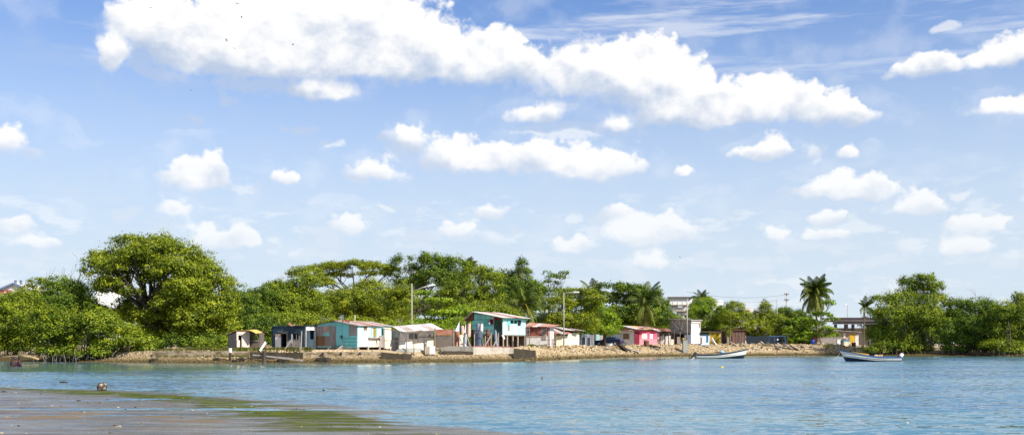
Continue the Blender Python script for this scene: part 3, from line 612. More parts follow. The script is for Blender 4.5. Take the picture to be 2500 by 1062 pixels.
def bare_tree(name, label, d, base, tips, r=.05, m=None, n=5):
    zg = gz(base, d); root = thing(name, gp(base, d, zg), label, 'tree'); mb = MB(); f = gp(base, d, zg - .2)
    fork = f.lerp(W(*tips[0], d), .45)
    limb(mb, f, fork, r * 1.3, r, .05)
    br = MB()
    for t in tips:
        q = W(*t, d + random.uniform(-.8, .8)); pts = limb(br, fork, q, r * .8, r * .25, .1)
        for k in range(n):
            p = pts[random.randint(2, 4)]; L = (q - fork).length * .3
            limb(br, p, p + Vector((random.uniform(-1, 1), random.uniform(-.6, .6), random.uniform(.1, 1))).normalized() * L, r * .35, .012, .1, 3, 4)
    mb.build('trunk', m or TWIG, root, True); br.build('branches', m or TWIG, root, True)
bare_tree('bare_tree', 'leafless twiggy treetop against the sky left of the tallest tree', 121, 150, [(178, 650), (150, 662), (125, 670), (112, 660), (205, 625)], .06)
bare_tree('bare_tree', 'leafless grey branches above the right-hand mangroves', 172, 2370, [(2380, 705), (2365, 725), (2420, 715), (2395, 722)], .07)
bare_tree('bare_bush', 'leafless pale bush in front of the grey block building', 167, 1664, [(1655, 770), (1668, 762), (1685, 778), (1640, 785), (1672, 785)], .07, None, 8)

# palms
def frond_mesh(name, L, droop, lift, hang, tint0, seed):
    rr = np.random.default_rng(seed); V = []; Fc = []; T = []
    n = 14; pts = []; ang = lift; p = np.array([0., 0., 0.])
    for i in range(n + 1):
        pts.append(p.copy()); p = p + np.array([math.cos(ang), 0, math.sin(ang)]) * L / n; ang -= droop / n * (.4 + 1.2 * i / n)
    pts = np.array(pts)
    for i in range(n):                                   # midrib
        w = .05 * (1 - i / n) + .012
        o = len(V); V += [pts[i] + [0, -w, 0], pts[i] + [0, w, 0], pts[i + 1] + [0, w * .9, 0], pts[i + 1] + [0, -w * .9, 0]]; Fc.append((o, o + 1, o + 2, o + 3)); T += [.9] * 4
    m = 34
    for i in range(m):
        t = .10 + .90 * i / (m - 1); k = t * n; a = int(min(k, n - 1)); q = pts[a] + (pts[a + 1] - pts[a]) * (k - a); tg = pts[min(a + 1, n)] - pts[a]; tg /= np.linalg.norm(tg)
        ll = L * .27 * (math.sin(math.pi * min(1, .18 + .78 * t)) ** .7 + .12)
        for sgn in (-1, 1):
            h = hang * (.8 + .4 * rr.random())
            d = tg * .55 + np.array([0, sgn, 0]) * math.cos(h) + np.array([0, 0, -1]) * math.sin(h); d /= np.linalg.norm(d)
            d2 = d + np.array([0, 0, -.5]); d2 /= np.linalg.norm(d2)
            mid = q + d * ll * .5; tip = mid + d2 * ll * .5; wv = tg * .07 * L / 3.2
            o = len(V); V += [q - wv * .5, q + wv * .5, mid + wv * .55, mid - wv * .55, tip]; Fc += [(o, o + 1, o + 2, o + 3), (o + 3, o + 2, o + 4)]
            tt = tint0 + rr.normal() * .13; T += [tt] * 5
    me = bpy.data.meshes.new(name); me.from_pydata([tuple(v) for v in V], [], Fc); me.update()
    at = me.attributes.new('tint', 'FLOAT', 'POINT'); at.data.foreach_set('value', np.clip(T, 0, 1).astype(np.float32))
    me.materials.append(LEAF['palm']); return me
FR = {}
def frond(kind):
    if kind not in FR:
        L, dr, li, hg, t0 = {'up': (3.3, .9, 1.25, .5, .25), 'arch': (3.5, 2.3, .85, .85, .40), 'flat': (3.4, 1.9, .25, .95, .45), 'hang': (3.5, 1.3, -.5, .8, .5), 'down': (3.5, .7, -.95, .6, .62), 'blown': (3.2, 1.4, 1.1, 1.1, .22)}[kind]
        FR[kind] = [frond_mesh('frond', L * f, dr * g, li, hg, t0, i + 11) for i, (f, g) in enumerate(((1, 1), (.88, 1.2)))]
    return random.choice(FR[kind])
def palm(label, d, base, crown, scale, kinds, lean=None, wind=0.0, tr=.16, name='coconut_palm', trunk_vis=True):
    zg = gz(base, d); root = thing(name, gp(base, d, zg), label, 'palm tree')
    f = gp(base, d, zg - .3); c = W(crown[0], crown[1], d); mb = MB()
    pts = []; rad = []
    for i in range(9):
        t = i / 8; p = f.lerp(c, t); p.x = f.x + (c.x - f.x) * t ** 1.6; pts.append(p); rad.append(tr * (1.25 - .5 * t + (.35 if i == 0 else 0)))
    mb.tube(pts, rad, 8).build('trunk', BARK, root, True)
    tot = sum(n for _, n in kinds); j = 0
    for kd, n in kinds:
        a0 = random.uniform(0, 6.28)
        for i in range(n):
            o = bpy.data.objects.new('frond', frond(kd)); col.objects.link(o); o.parent = root
            a = a0 + 2 * math.pi * i / n + random.uniform(-.25, .25)
            if wind: a = a - wind * math.sin(a)          # swing towards +x (down-wind)
            o.location = c - Vector(root['_w']) + Vector((0, 0, random.uniform(-.12, .12)))
            o.rotation_euler = (random.uniform(-.15, .15), random.uniform(-.12, .12), a); s_ = scale * random.uniform(.85, 1.1); o.scale = (s_, s_, s_)
    return root
palm('tallest coconut palm standing clear against the sky with hanging skirt', 184, 1996, (1988, 716), 1.22, [('up', 9), ('blown', 9), ('arch', 10), ('flat', 8), ('hang', 12), ('down', 14)], wind=.3, tr=.17)
palm('yellow-green coconut palm just right of the raised turquoise house', 140, 1284, (1278, 742), 1.05, [('up', 4), ('arch', 8), ('flat', 7), ('hang', 5)], wind=.2)
palm('coconut palm with upright dark fronds behind the ochre-tinged tree', 166, 1440, (1450, 722), 1.0, [('up', 6), ('arch', 7), ('hang', 5)], wind=.3)
palm('coconut palm with long drooping golden fronds behind the pink shop', 168, 1572, (1574, 742), 1.3, [('up', 6), ('blown', 4), ('arch', 6), ('hang', 5), ('down', 3)], wind=.35)
palm('wind-swept dark palm tuft on the skyline above the middle wood', 172, 1142, (1138, 658), .85, [('up', 7), ('blown', 7), ('arch', 3)], wind=.6)
palm('dark palm top showing above the rounded tree by the block building', 190, 1710, (1713, 732), .85, [('up', 5), ('arch', 7), ('flat', 3)], wind=.2)
palm('small bent palm tuft above the bridge deck at the right mangroves', 226, 2108, (2112, 750), .85, [('up', 5), ('blown', 8), ('flat', 4), ('hang', 3)], wind=.7)
palm('young yellow palm with a pale drooping skirt by the dark shed', 170, 1783, (1779, 800), .55, [('arch', 7), ('hang', 6), ('down', 5)], tr=.1)
palm('young palm with spiky fronds between the bamboo and the tallest palm', 181, 1932, (1928, 800), .75, [('up', 5), ('arch', 6), ('flat', 3)], tr=.1)
palm('small young palm beside the blue metal frame', 174, 1921, (1921, 818), .38, [('arch', 6), ('hang', 3)], tr=.06)
print('LEAVES', LEAFCOUNT)

# ------------------------------------------------------------------ buildings
def paint(name, c, wear=None, rough=.75, scale=1.6, lo=.46, hi=.70, stretch=(1, 1, .45)): return mat(name, c, wear or tuple(v * .6 for v in c), scale, rough, .15, stretch, .25, 0, None, lo, hi)
M = dict(
 turq=paint('turquoise_paint', (.25, .66, .62), (.24, .42, .39)), turq2=paint('turquoise_pale', (.46, .78, .76), (.35, .55, .52)), turqd=paint('turquoise_deep', (.15, .50, .47), (.12, .30, .28)),
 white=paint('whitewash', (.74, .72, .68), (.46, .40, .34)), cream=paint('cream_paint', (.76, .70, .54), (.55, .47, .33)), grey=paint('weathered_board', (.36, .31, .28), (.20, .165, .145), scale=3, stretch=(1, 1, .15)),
 greyd=paint('dark_board', (.15, .12, .105), (.07, .058, .05), scale=3, stretch=(1, 1, .15)), taupe=paint('taupe_board', (.30, .245, .20), (.20, .16, .13)), bluish=paint('dark_blue_wall', (.030, .062, .090), (.10, .12, .13), lo=.5, hi=.85, scale=1.1),
 plank=paint('pale_plank', (.62, .52, .45), (.40, .31, .25), scale=4, stretch=(1, 1, .12)), brown=paint('brown_ply', (.28, .145, .065), (.18, .10, .05)), pinkp=paint('pinkish_ply', (.52, .38, .31), (.40, .22, .13)),
 concrete=paint('concrete', (.46, .41, .34), (.26, .22, .17), .9), concd=paint('stained_concrete', (.062, .048, .032), (.025, .02, .013), .95, 1.6, .4, .7), block=paint('grey_block', (.33, .30, .28), (.22, .20, .19), .95),
 brick=paint('brick_red', (.34, .10, .07), (.20, .07, .05)), magenta=paint('magenta_paint', (.62, .085, .16), (.45, .10, .14)), maroon=paint('maroon_paint', (.16, .012, .03), (.10, .012, .022)),
 yellow=paint('yellow_paint', (.62, .40, .035), (.40, .25, .04)), mustard=paint('mustard_gate', (.36, .27, .03), (.20, .15, .025)), paleblue=paint('pale_blue_wall', (.62, .72, .84), (.50, .58, .68)),
 rust=mat('rusty_sheet', (.26, .085, .045), (.40, .19, .13), 1.2, .75, .1, (1, 1, 1), .3, .0, (.50, .40, .36), .38, .6), zinc=mat('zinc_sheet', (.56, .50, .46), (.40, .26, .20), 1.0, .55, .1, (1, 1, 1), .4, .2, (.30, .12, .07), .45, .66),
 zincpale=mat('zinc_pale', (.66, .60, .55), (.48, .36, .30), .8, .5, .1, (1, 1, 1), .4, .1, None, .5, .75), rustd=mat('rust_dark', (.10, .035, .025), (.18, .07, .045), 2, .85), bluesheet=mat('blue_sheet', (.10, .16, .26), (.28, .27, .29), 1.2, .6, 0, (1, 1, .3)),
 rustmix=mat('rust_mixed', (.42, .27, .22), (.30, .14, .10), 1.6, .75, .1, (1, 1, 1), .3, .0, (.52, .43, .38), .36, .6),
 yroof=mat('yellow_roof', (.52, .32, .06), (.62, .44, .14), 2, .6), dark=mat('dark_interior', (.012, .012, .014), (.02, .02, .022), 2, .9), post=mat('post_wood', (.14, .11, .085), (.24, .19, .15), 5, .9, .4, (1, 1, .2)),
 postl=mat('pale_post', (.42, .35, .28), (.30, .24, .19), 5, .9, .4, (1, 1, .2)), pole=mat('lamp_pole', (.42, .38, .33), (.30, .27, .23), 3, .7), shutter=mat('louvre', (.30, .20, .10), (.20, .13, .07), 3, .7),
 purewhite=mat('white_paint', (.80, .79, .77), (.68, .66, .62), 2, .6, 0, (1, 1, .4), .3, 0, None, .5, .8), glass=mat('dark_glass', (.015, .02, .03), (.03, .035, .045), 1, .12, 0, (1, 1, 1), .5), iron=mat('dark_iron', (.035, .03, .028), (.06, .045, .04), 4, .7),
)

class Facade:
    """an upright plane: corner O on the ground, U runs to the right along it, N points out of it"""
    def __init__(s, O, U, N): s.O = Vector(O); s.U = Vector(U).normalized(); s.N = Vector(N).normalized(); s.C = Vector((0, 0, CH))
    def uz(s, px, py):
        r = Vector(((px - 1250) / FPX, 1, -(py - HZ) / FPX)); t = (s.O - s.C).dot(s.N) / r.dot(s.N); p = s.C + r * t
        return (p - s.O).dot(s.U), p.z - s.O.z
    def P(s, u, z, n=0.0): return s.O + s.U * u + s.N * n + Vector((0, 0, z))
    def rect(s, px0, px1, py0, py1):
        m = (px0 + px1) / 2; u0 = s.uz(px0, py1)[0]; u1 = s.uz(px1, py1)[0]; z1 = s.uz(m, py0)[1]; z0 = s.uz(m, py1)[1]; return u0, u1, z0, z1
    def box(s, mb, u0, u1, z0, z1, n0, n1):
        q = [s.P(u0, z0, n1), s.P(u1, z0, n1), s.P(u1, z0, n0), s.P(u0, z0, n0)]
        return mb.hexa(q + [p + Vector((0, 0, z1 - z0)) for p in q])
    def panel(s, root, name, pxr, m, n0=0.0, n1=.03, gap=.0):
        u0, u1, z0, z1 = s.rect(*pxr); mb = MB(); s.box(mb, u0 + gap, u1 - gap, z0 + gap, z1 - gap, n0, n1); return mb.build(name, m, root)
    def wall(s, root, name, u0, u1, z0, z1, opens, m, th=.1, top=None):
        """opens in u,z; top(u) gives the upper edge; returns one wall mesh with real openings"""
        us = sorted({u0, u1, *[v for o in opens for v in o[:2] if u0 < v < u1]}); zs = sorted({z0, z1, *[v for o in opens for v in o[2:] if z0 < v < z1]})
        solid = {}
        for i in range(len(us) - 1):
            for j in range(len(zs) - 1):
                uc = (us[i] + us[i + 1]) / 2; zc = (zs[j] + zs[j + 1]) / 2
                solid[i, j] = not any(o[0] < uc < o[1] and o[2] < zc < o[3] for o in opens)
        mb = MB(); last = len(zs) - 2
        for (i, j), v in solid.items():
            if not v: continue
            a, b = us[i], us[i + 1]; c, d_ = zs[j], zs[j + 1]; da, db = d_, d_
            if top and j == last: da, db = top(a), top(b)
            f = [s.P(a, c), s.P(b, c), s.P(b, db), s.P(a, da)]; k = [s.P(a, c, -th), s.P(b, c, -th), s.P(b, db, -th), s.P(a, da, -th)]
            fs = [(0, 1, 2, 3), (7, 6, 5, 4)]
            if not solid.get((i - 1, j)): fs.append((0, 3, 7, 4))
            if not solid.get((i + 1, j)): fs.append((1, 5, 6, 2))
            if not solid.get((i, j - 1)): fs.append((0, 4, 5, 1))
            if not solid.get((i, j + 1)): fs.append((3, 2, 6, 7))
            mb.add(f + k, fs)
        return mb.build(name, m, root)
def sheet(root, name, a, b, c, d, m, waves=None, amp=.025, th=.012):
    """corrugated sheet; a-b is the lower edge, d-c the upper; ribs run from a to d"""
    a, b, c, d = map(Vector, (a, b, c, d)); n = ((b - a).cross(d - a)).normalized()
    if n.z < 0: n = -n
    waves = waves or max(3, int((b - a).length / .28)); k = waves * 4; mb = MB(); V = []
    for side in (0, 1):
        for t in (0, 1):
            for i in range(k + 1):
                p = (a.lerp(b, i / k) if t == 0 else d.lerp(c, i / k)) + n * (amp * math.sin(i / 4 * 2 * math.pi) - side * th); V.append(p)
    r = k + 1; Fc = []
    for i in range(k):
        Fc.append((i, i + 1, r + i + 1, r + i)); Fc.append((2 * r + i, 3 * r + i, 3 * r + i + 1, 2 * r + i + 1))
        Fc.append((i, 2 * r + i, 2 * r + i + 1, i + 1)); Fc.append((r + i, r + i + 1, 3 * r + i + 1, 3 * r + i))
    Fc += [(0, r, 3 * r, 2 * r), (k, 2 * r + k, 3 * r + k, r + k)]
    return mb.add(V, Fc).build(name, m, root)
def roof_sheets(root, A, B, C_, D_, n, mats, name='roof_sheet', jit=.06):
    """n overlapping sheets between lower edge A-B and upper edge D-C"""
    A, B, C_, D_ = map(Vector, (A, B, C_, D_))
    for i in range(n):
        t0 = i / n - (.012 if i else 0); t1 = (i + 1) / n; up = Vector((0, 0, .012 * (i % 2))); e = (A - D_).normalized() * random.uniform(-jit, jit * 2)
        sheet(root, name, A.lerp(B, t0) + up + e, A.lerp(B, t1) + up + e, D_.lerp(C_, t1) + up, D_.lerp(C_, t0) + up, mats[i % len(mats)])
class House:
    """two visible faces: front runs from photo column l to c, side from c to r; alpha turns the front to the left"""
    def __init__(s, name, label, l, c, r, d, alpha, g, cat='house'):
        s.C = gp(c, d, g); a = R(alpha); s.X = Vector((math.cos(a), -math.sin(a), 0)); s.Y = Vector((math.sin(a), math.cos(a), 0))
        s.root = thing(name, s.C, label, cat)
        def dist(px, v):
            k = (px - 1250) / FPX; return (k * s.C.y - s.C.x) / (v.x - k * v.y)
        s.a = dist(l, -s.X); s.b = dist(r, s.Y) if r else 4.0
        s.front = Facade(s.C - s.X * s.a, s.X, -s.Y); s.side = Facade(s.C, s.Y, s.X)
        s.back = Facade(s.C + s.Y * s.b, -s.X, s.Y); s.left = Facade(s.C - s.X * s.a + s.Y * s.b, -s.Y, -s.X)
    def L(s, x, y, z): return s.C + s.X * x + s.Y * y + Vector((0, 0, z))      # x<=0 along the front, y>=0 back
def opens(f, *rs): return [f.rect(*r) for r in rs]

# --- small plank privy
h = House('plank_privy', 'small tilted plank privy with arched yellow sheet on its roof', 557, 577, 609, 104.5, 52, 1.2, 'shed')
zt = h.side.uz(592, 808)[1]
h.front.wall(h.root, 'wall', 0, h.a, -.1, zt * .93, [], M['taupe'], .06, top=lambda u: zt * (.80 + .13 * u / h.a))  # darker than the plank side, its shade put into the taupe
h.side.wall(h.root, 'wall', 0, h.b, 0, zt, opens(h.side, (582, 590, 818, 860)), M['plank'], .06)
h.back.wall(h.root, 'wall', 0, h.a, 0, zt * .9, [], M['taupe'], .06); h.left.wall(h.root, 'wall', 0, h.b, 0, zt * .85, [], M['taupe'], .06)
dr = h.side.panel(h.root, 'door', (589.5, 605, 815, 851), M['plank'], .0, .05)
h.side.panel(h.root, 'door', (577.5, 585, 830, 852), M['plank'], .05, .09)
for x0 in (577.5, 606): h.side.panel(h.root, 'plank', (x0, x0 + 2.6, 810, 852), M['plank'], .0, .03)
h.side.panel(h.root, 'lintel', (580, 606, 811, 815), M['plank'], .0, .035)
roof_sheets(h.root, h.L(-h.a - .15, -.15, zt * .83), h.L(.12, -.15, zt + .02), h.L(.12, h.b + .1, zt + .02), h.L(-h.a - .15, h.b + .1, zt * .83), 2, [M['zinc'], M['rust']])
# arched yellow sheet over the right-hand annex
mb = MB(); V = []; n_ = 10
for sd in (0, .03):
    for i in range(n_ + 1):
        t = i / n_; p = W(596 + 29 * t, 811 - 6.5 * math.sin(math.pi * min(1, .25 + .75 * t) * .95) + 3.5 * t, 104.3); V += [p + Vector((0, 0, -sd)), p + Vector((.3, 1.6, .1 - sd))]
o2 = 2 * (n_ + 1); Fc = []
for i in range(n_): Fc += [(2 * i, 2 * i + 2, 2 * i + 3, 2 * i + 1), (o2 + 2 * i, o2 + 2 * i + 1, o2 + 2 * i + 3, o2 + 2 * i + 2), (2 * i, o2 + 2 * i, o2 + 2 * i + 2, 2 * i + 2)]
mb.add(V, Fc).build('arched_sheet', M['yroof'], h.root)
h2 = House('board_annex', 'dark open-fronted board annex attached right of the small privy', 610, 631, None, 106, 8, 1.22, 'shed'); h2.b = 1.6
z2 = h2.front.uz(620, 809)[1]
h2.front.wall(h2.root, 'wall', 0, h2.a, 0, z2, opens(h2.front, (621, 629, 817, 831)), M['greyd'], .06)
h2.side.wall(h2.root, 'wall', 0, h2.b, 0, z2, [], M['greyd'], .06)
h2.front.panel(h2.root, 'shelf_board', (611, 631.5, 831, 832.5), M['grey'], .0, .12)
mb = MB(); mb.hexa([h2.L(-h2.a - .1, -.1, z2), h2.L(.15, -.1, z2), h2.L(.15, h2.b, z2), h2.L(-h2.a - .1, h2.b, z2)] + [h2.L(-h2.a - .1, -.1, z2 + .04), h2.L(.15, -.1, z2 + .04), h2.L(.15, h2.b, z2 + .04), h2.L(-h2.a - .1, h2.b, z2 + .04)]); mb.build('roof', M['rustd'], h2.root)

# --- dark blue concrete house
h = House('concrete_house', 'flat-roofed dark blue concrete house with white end wall', 664, 746, 773, 107.5, 26, 1.3)
zt = h.front.uz(720, 797)[1]
op = opens(h.front, (687, 700.5, 814.5, 862), (715, 727.5, 814, 828.5))
h.front.wall(h.root, 'wall', 0, h.a, -.1, zt, op, M['bluish'], .15)
h.side.wall(h.root, 'wall', 0, h.b, -.1, zt, opens(h.side, (757, 769, 806, 862)), M['white'], .15)
h.back.wall(h.root, 'wall', 0, h.a, -.1, zt, [], M['bluish'], .15); h.left.wall(h.root, 'wall', 0, h.b, -.1, zt, [], M['bluish'], .15)
h.side.panel(h.root, 'wall_patch', (748.5, 756.5, 806, 850), M['bluish'], .004, .03); h.side.panel(h.root, 'half_door', (757.5, 768.5, 828, 851), M['bluish'], -.1, -.04)
h.front.panel(h.root, 'door', (673, 686.5, 823, 852.5), M['purewhite'], .02, .08); h.front.panel(h.root, 'door_patch', (673, 686, 814.5, 823), M['pinkp'], .02, .07)
h.front.panel(h.root, 'ledge', (679, 706.5, 808.8, 810.2), M['grey'], .0, .12); h.front.panel(h.root, 'lintel', (687, 701, 811.5, 814), M['block'], .0, .03)
h.front.panel(h.root, 'window_frame', (714, 728.5, 828.5, 830), M['block'], .0, .05); h.front.panel(h.root, 'window_frame', (722.6, 723.4, 814, 828.5), M['block'], -.08, -.02); h.front.panel(h.root, 'door_frame', (700.5, 702, 813, 853), M['grey'], .0, .05)
h.front.panel(h.root, 'lower_wall', (702.5, 731, 830.5, 852.5), M['block'], .0, .025)
mb = MB(); q = [h.L(-h.a - .05, -.06, zt), h.L(.06, -.06, zt), h.L(.06, h.b, zt), h.L(-h.a - .05, h.b, zt)]; mb.hexa(q + [p + Vector((0, 0, .1)) for p in q]).build('roof', M['bluish'], h.root)
for (x0, y0, x1, y1, mm) in ((702, 789, 712, 796, 'rust'), (708, 796, 733, 791, 'rust'), (712, 795, 724, 793, 'zinc')):
    sheet(h.root, 'loose_sheet', W(x0, y0, 107), W(x1, y1, 107), W(x1 + 4, y1 - .5, 109.3), W(x0 + 6, y0 - 1.5, 109.3), M[mm])

# --- patchwork turquoise house
h = House('patchwork_house', 'turquoise patchwork board house with plank door and rusty roof', 772, 872.5, 955, 105.5, 36, 1.34)
F_, S_ = h.front, h.side
ridge_u, ridge_z = F_.uz(820, 783.5); zl = F_.uz(773, 793)[1]; zr = F_.uz(871, 791.5)[1]; zb = F_.uz(800, 848)[1]
def topf(u): return zl + (ridge_z - zl) * u / ridge_u if u < ridge_u else ridge_z + (zr - ridge_z) * (u - ridge_u) / (h.a - ridge_u)
us_door = F_.rect(821.5, 836, 795, 843.5)
F_.wall(h.root, 'wall', 0, ridge_u, zb, max(ridge_z, zl), [], M['turq'], .06, top=topf)
F_.wall(h.root, 'wall', ridge_u, h.a, zb, ridge_z, [], M['turq'], .06, top=topf)
pan = [((772.5, 789.5, 796, 820), 'grey'), ((789.5, 804.5, 795, 811), 'pinkp'), ((789.5, 804.5, 811, 820), 'turq'), ((804.8, 820.5, 795.5, 845), 'grey'), ((772.5, 793, 820.2, 844.5), 'brown'), ((793.2, 804.6, 820.2, 844.5), 'taupe'),
       ((837, 852, 793, 819.5), 'turq'), ((852.3, 872, 792.5, 819.5), 'grey'), ((789.5, 820.5, 787, 794.6), 'turq'), ((821, 852, 787.2, 792.6), 'turq')]
for i, (r, mm) in enumerate(pan): F_.panel(h.root, 'board_panel', r, M[mm], .002, .022 + .006 * (i % 3), .008)
for i in range(7): F_.panel(h.root, 'clapboard', (836.6, 872, 820 + i * 4.1, 823.8 + i * 4.1), M['turqd' if i % 2 else 'turq'], .002, .03 + .008 * (i % 2))
dr = F_.panel(h.root, 'door', (821.5, 836.2, 795, 843.3), M['turq'], .002, .045)
for k in range(5):
    F_.panel(dr, 'plank', (821.8 + k * 2.9, 824.4 + k * 2.9, 798, 842.8), M['turq'], .045, .06)
F_.panel(dr, 'handle', (834.5, 836.5, 818, 827), M['iron'], .06, .12); F_.panel(dr, 'latch', (831, 837.5, 820.5, 822.5), M['iron'], .062, .10)
F_.panel(h.root, 'base_wall', (836.5, 872.3, 849, 857), M['concrete'], -.15, -.02); F_.panel(h.root, 'base_wall', (772, 820, 846, 858), M['greyd'], -.25, -.06)
mb = MB()
for k in range(3):
    z_ = -.03 + .16 * k; F_.box(mb, us_door[0] - .35, us_door[1] + .1, z_, z_ + .05, .75 - .25 * k, 1.0 - .25 * k)
st = mb.build('steps', M['post'], h.root)
for uu in (us_door[0] - .4, us_door[1] + .1):
    mb = MB(); mb.beam(F_.P(uu, -.05, 1.0), F_.P(uu, .42, .02), .06, .1).build('stringer', M['postl'], h.root)
# long side
zs_t = S_.uz(905, 796)[1]; zsb = S_.uz(905, 846)[1]
S_.wall(h.root, 'wall', 0, h.b, zsb, zs_t, opens(S_, (888, 896.5, 797.5, 806.5), (911, 917, 800, 823), (931, 935.5, 801, 823)), M['turq2'], .06)  # paler turquoise than the front: sunlight painted into this side
h.back.wall(h.root, 'wall', 0, h.a, zsb, min(zl, zr), [], M['turq'], .06); h.left.wall(h.root, 'wall', 0, h.b, zsb, zl, [], M['turq'], .06)
S_.panel(h.root, 'window_frame', (887.5, 897, 796.5, 797.5), M['brown'], .0, .05); S_.panel(h.root, 'shutter', (889, 896, 798, 806), M['brown'], -.05, -.02)
for k in range(9): S_.panel(h.root, 'louvre', (911.2, 916.8, 801 + k * 2.4, 802.4 + k * 2.4), M['yellow'], -.04, .0)
for r in ((905.8, 907, 796, 823.5), (917.2, 919, 798, 823.5), (930.4, 931, 800, 823.5), (935.6, 936.6, 800, 823.5)): S_.panel(h.root, 'window_frame', r, M['turqd'], .0, .06)
for r, mm in (((873, 883, 822, 846), 'purewhite'), ((883.2, 899, 823, 846), 'white'), ((899.2, 924, 825, 847), 'cream'), ((924.2, 938, 818, 848), 'grey'), ((938.2, 955, 800, 850), 'cream'), ((919.5, 930, 800, 824), 'white'), ((873, 887, 799, 821), 'turq2'), ((897.5, 905.5, 799, 821), 'purewhite')):
    S_.panel(h.root, 'board_panel', r, M[mm], .002, .03, .006)
S_.panel(h.root, 'awning_board', (898, 928, 823, 825), M['zinc'], .03, .35)
for px_ in (874, 898, 926, 952): S_.panel(h.root, 'foundation_post', (px_, px_ + 3.2, 846, 857.5), M['postl'], -.2, .0)
S_.panel(h.root, 'under_floor_shade', (876, 952, 847, 858), M['dark'], -.9, -.6)  # near-black sheet painted in for the shade beneath the floor
# roof: two slopes
e = .25; A = h.L(.25, -.35, zs_t + .03); B = h.L(.25, h.b + .3, zs_t + .03); rx = -(h.a - ridge_u); Cc = h.L(rx, h.b + .3, ridge_z + .05); Dd = h.L(rx, -.35, ridge_z + .05)
roof_sheets(h.root, A, B, Cc, Dd, 7, [M['rustmix'], M['zinc'], M['rustmix'], M['rustmix'], M['zinc']])
roof_sheets(h.root, h.L(-h.a - .35, h.b + .3, zl - .03), h.L(-h.a - .35, -.35, zl - .03), Dd, Cc, 6, [M['zinc'], M['rustd'], M['rust']])
for px_, w_ in ((838, 'leftmost'), (846, 'middle'), (852, 'rightmost')): solo('roof_stone', MB().lathe([(.05, 0), (.16, .03), (.17, .12), (.08, .18)], W(px_, 784.5 + (px_ - 838) * .13, 106.2 + .05 * (px_ - 838)), 7), M['brick'], w_ + ' of three reddish bricks on the patchwork house roof', 'brick', 'bricks on the patchwork roof')
MB().tube([W(866.5, 788, 109), W(866.5, 769, 109)], .04).build('vent_pipe', M['purewhite'], h.root)

# --- white lean-to shack with porch
h = House('lean_to_shack', 'whitewashed lean-to shack with sagging porch roof on thin posts', 955, 974, 1058, 110.5, 40, 1.02)
F_, S_ = h.front, h.side
zt = S_.uz(1020, 806)[1]
F_.wall(h.root, 'wall', 0, h.a, -.1, zt, opens(F_, (957, 973, 823, 860)), M['white'], .1)
S_.wall(h.root, 'wall', 0, h.b, -.1, zt, opens(S_, (998, 1020, 812, 827)), M['white'], .1)
h.back.wall(h.root, 'wall', 0, h.a, -.1, zt, [], M['white'], .1); h.left.wall(h.root, 'wall', 0, h.b, -.1, zt, [], M['white'], .1)
for r, mm in (((975, 997, 823, 856), 'white'), ((997.5, 1024, 828, 857), 'cream'), ((1024.5, 1040, 823, 855), 'white'), ((1040.5, 1058, 823, 853), 'cream'), ((1023, 1057, 806.5, 821), 'purewhite'), ((976, 996, 807, 821), 'paleblue')):
    S_.panel(h.root, 'board_panel', r, M[mm], .002, .03, .006)
S_.panel(h.root, 'vent', (1047, 1051, 815, 821), M['taupe'], .03, .05); S_.panel(h.root, 'rail_board', (1022, 1058, 821.3, 822.6), M['post'], .0, .06)
S_.panel(h.root, 'notice', (977, 984, 814, 822), M['purewhite'], .03, .045)
roof_sheets(h.root, h.L(1.7, -1.3, zt - .22), h.L(1.3, h.b + .3, zt + .12), h.L(-h.a * .6, h.b + .4, zt + .85), h.L(-h.a * .7, -.3, zt + .42), 6, [M['zincpale'], M['zinc'], M['zincpale'], M['zincpale'], M['zinc']], jit=.14)
for px_, d_, yt in ((938, 107, 801), (992.5, 106.3, 811), (1010.5, 106.6, 813), (1040.5, 107.2, 812)):
    z_ = gz(px_, d_); MB().beam(gp(px_, d_, z_ - .2), W(px_, yt, d_), .09).build('porch_post', M['post'], h.root)
MB().beam(W(938, 831, 107), W(992.5, 833, 106.3), .07).build('porch_rail', M['post'], h.root)
MB().beam(W(938, 802, 107), W(992.5, 811.5, 106.3), .08).build('porch_beam', M['post'], h.root); MB().beam(W(992.5, 811.5, 106.3), W(1042, 812, 107.2), .08).build('porch_beam', M['post'], h.root)
# upturned skiff / tarp heap under the porch
mb = MB(); V = []; Fc = []
for i in range(9):
    t = i / 8; w_ = math.sin(math.pi * (.08 + .84 * t)) ; p = W(966 + 68 * t, 861, 107.8)
    for k in range(7):
        a_ = math.pi * k / 6; V.append((p.x, p.y + .55 * w_ * math.cos(a_), gz(1000, 107.8) - .05 + .55 * w_ ** .6 * math.sin(a_) + .06 * math.sin(9 * t)))
for i in range(8):
    for k in range(6): Fc.append((i * 7 + k, (i + 1) * 7 + k, (i + 1) * 7 + k + 1, i * 7 + k + 1))
mb.add(V, Fc); solo('tarpaulin', mb, mat('tarp_green', (.24, .25, .20), (.42, .40, .34), 2, .8), 'grey-green tarpaulin heap under the porch of the lean-to shack', 'tarpaulin', smooth=True)

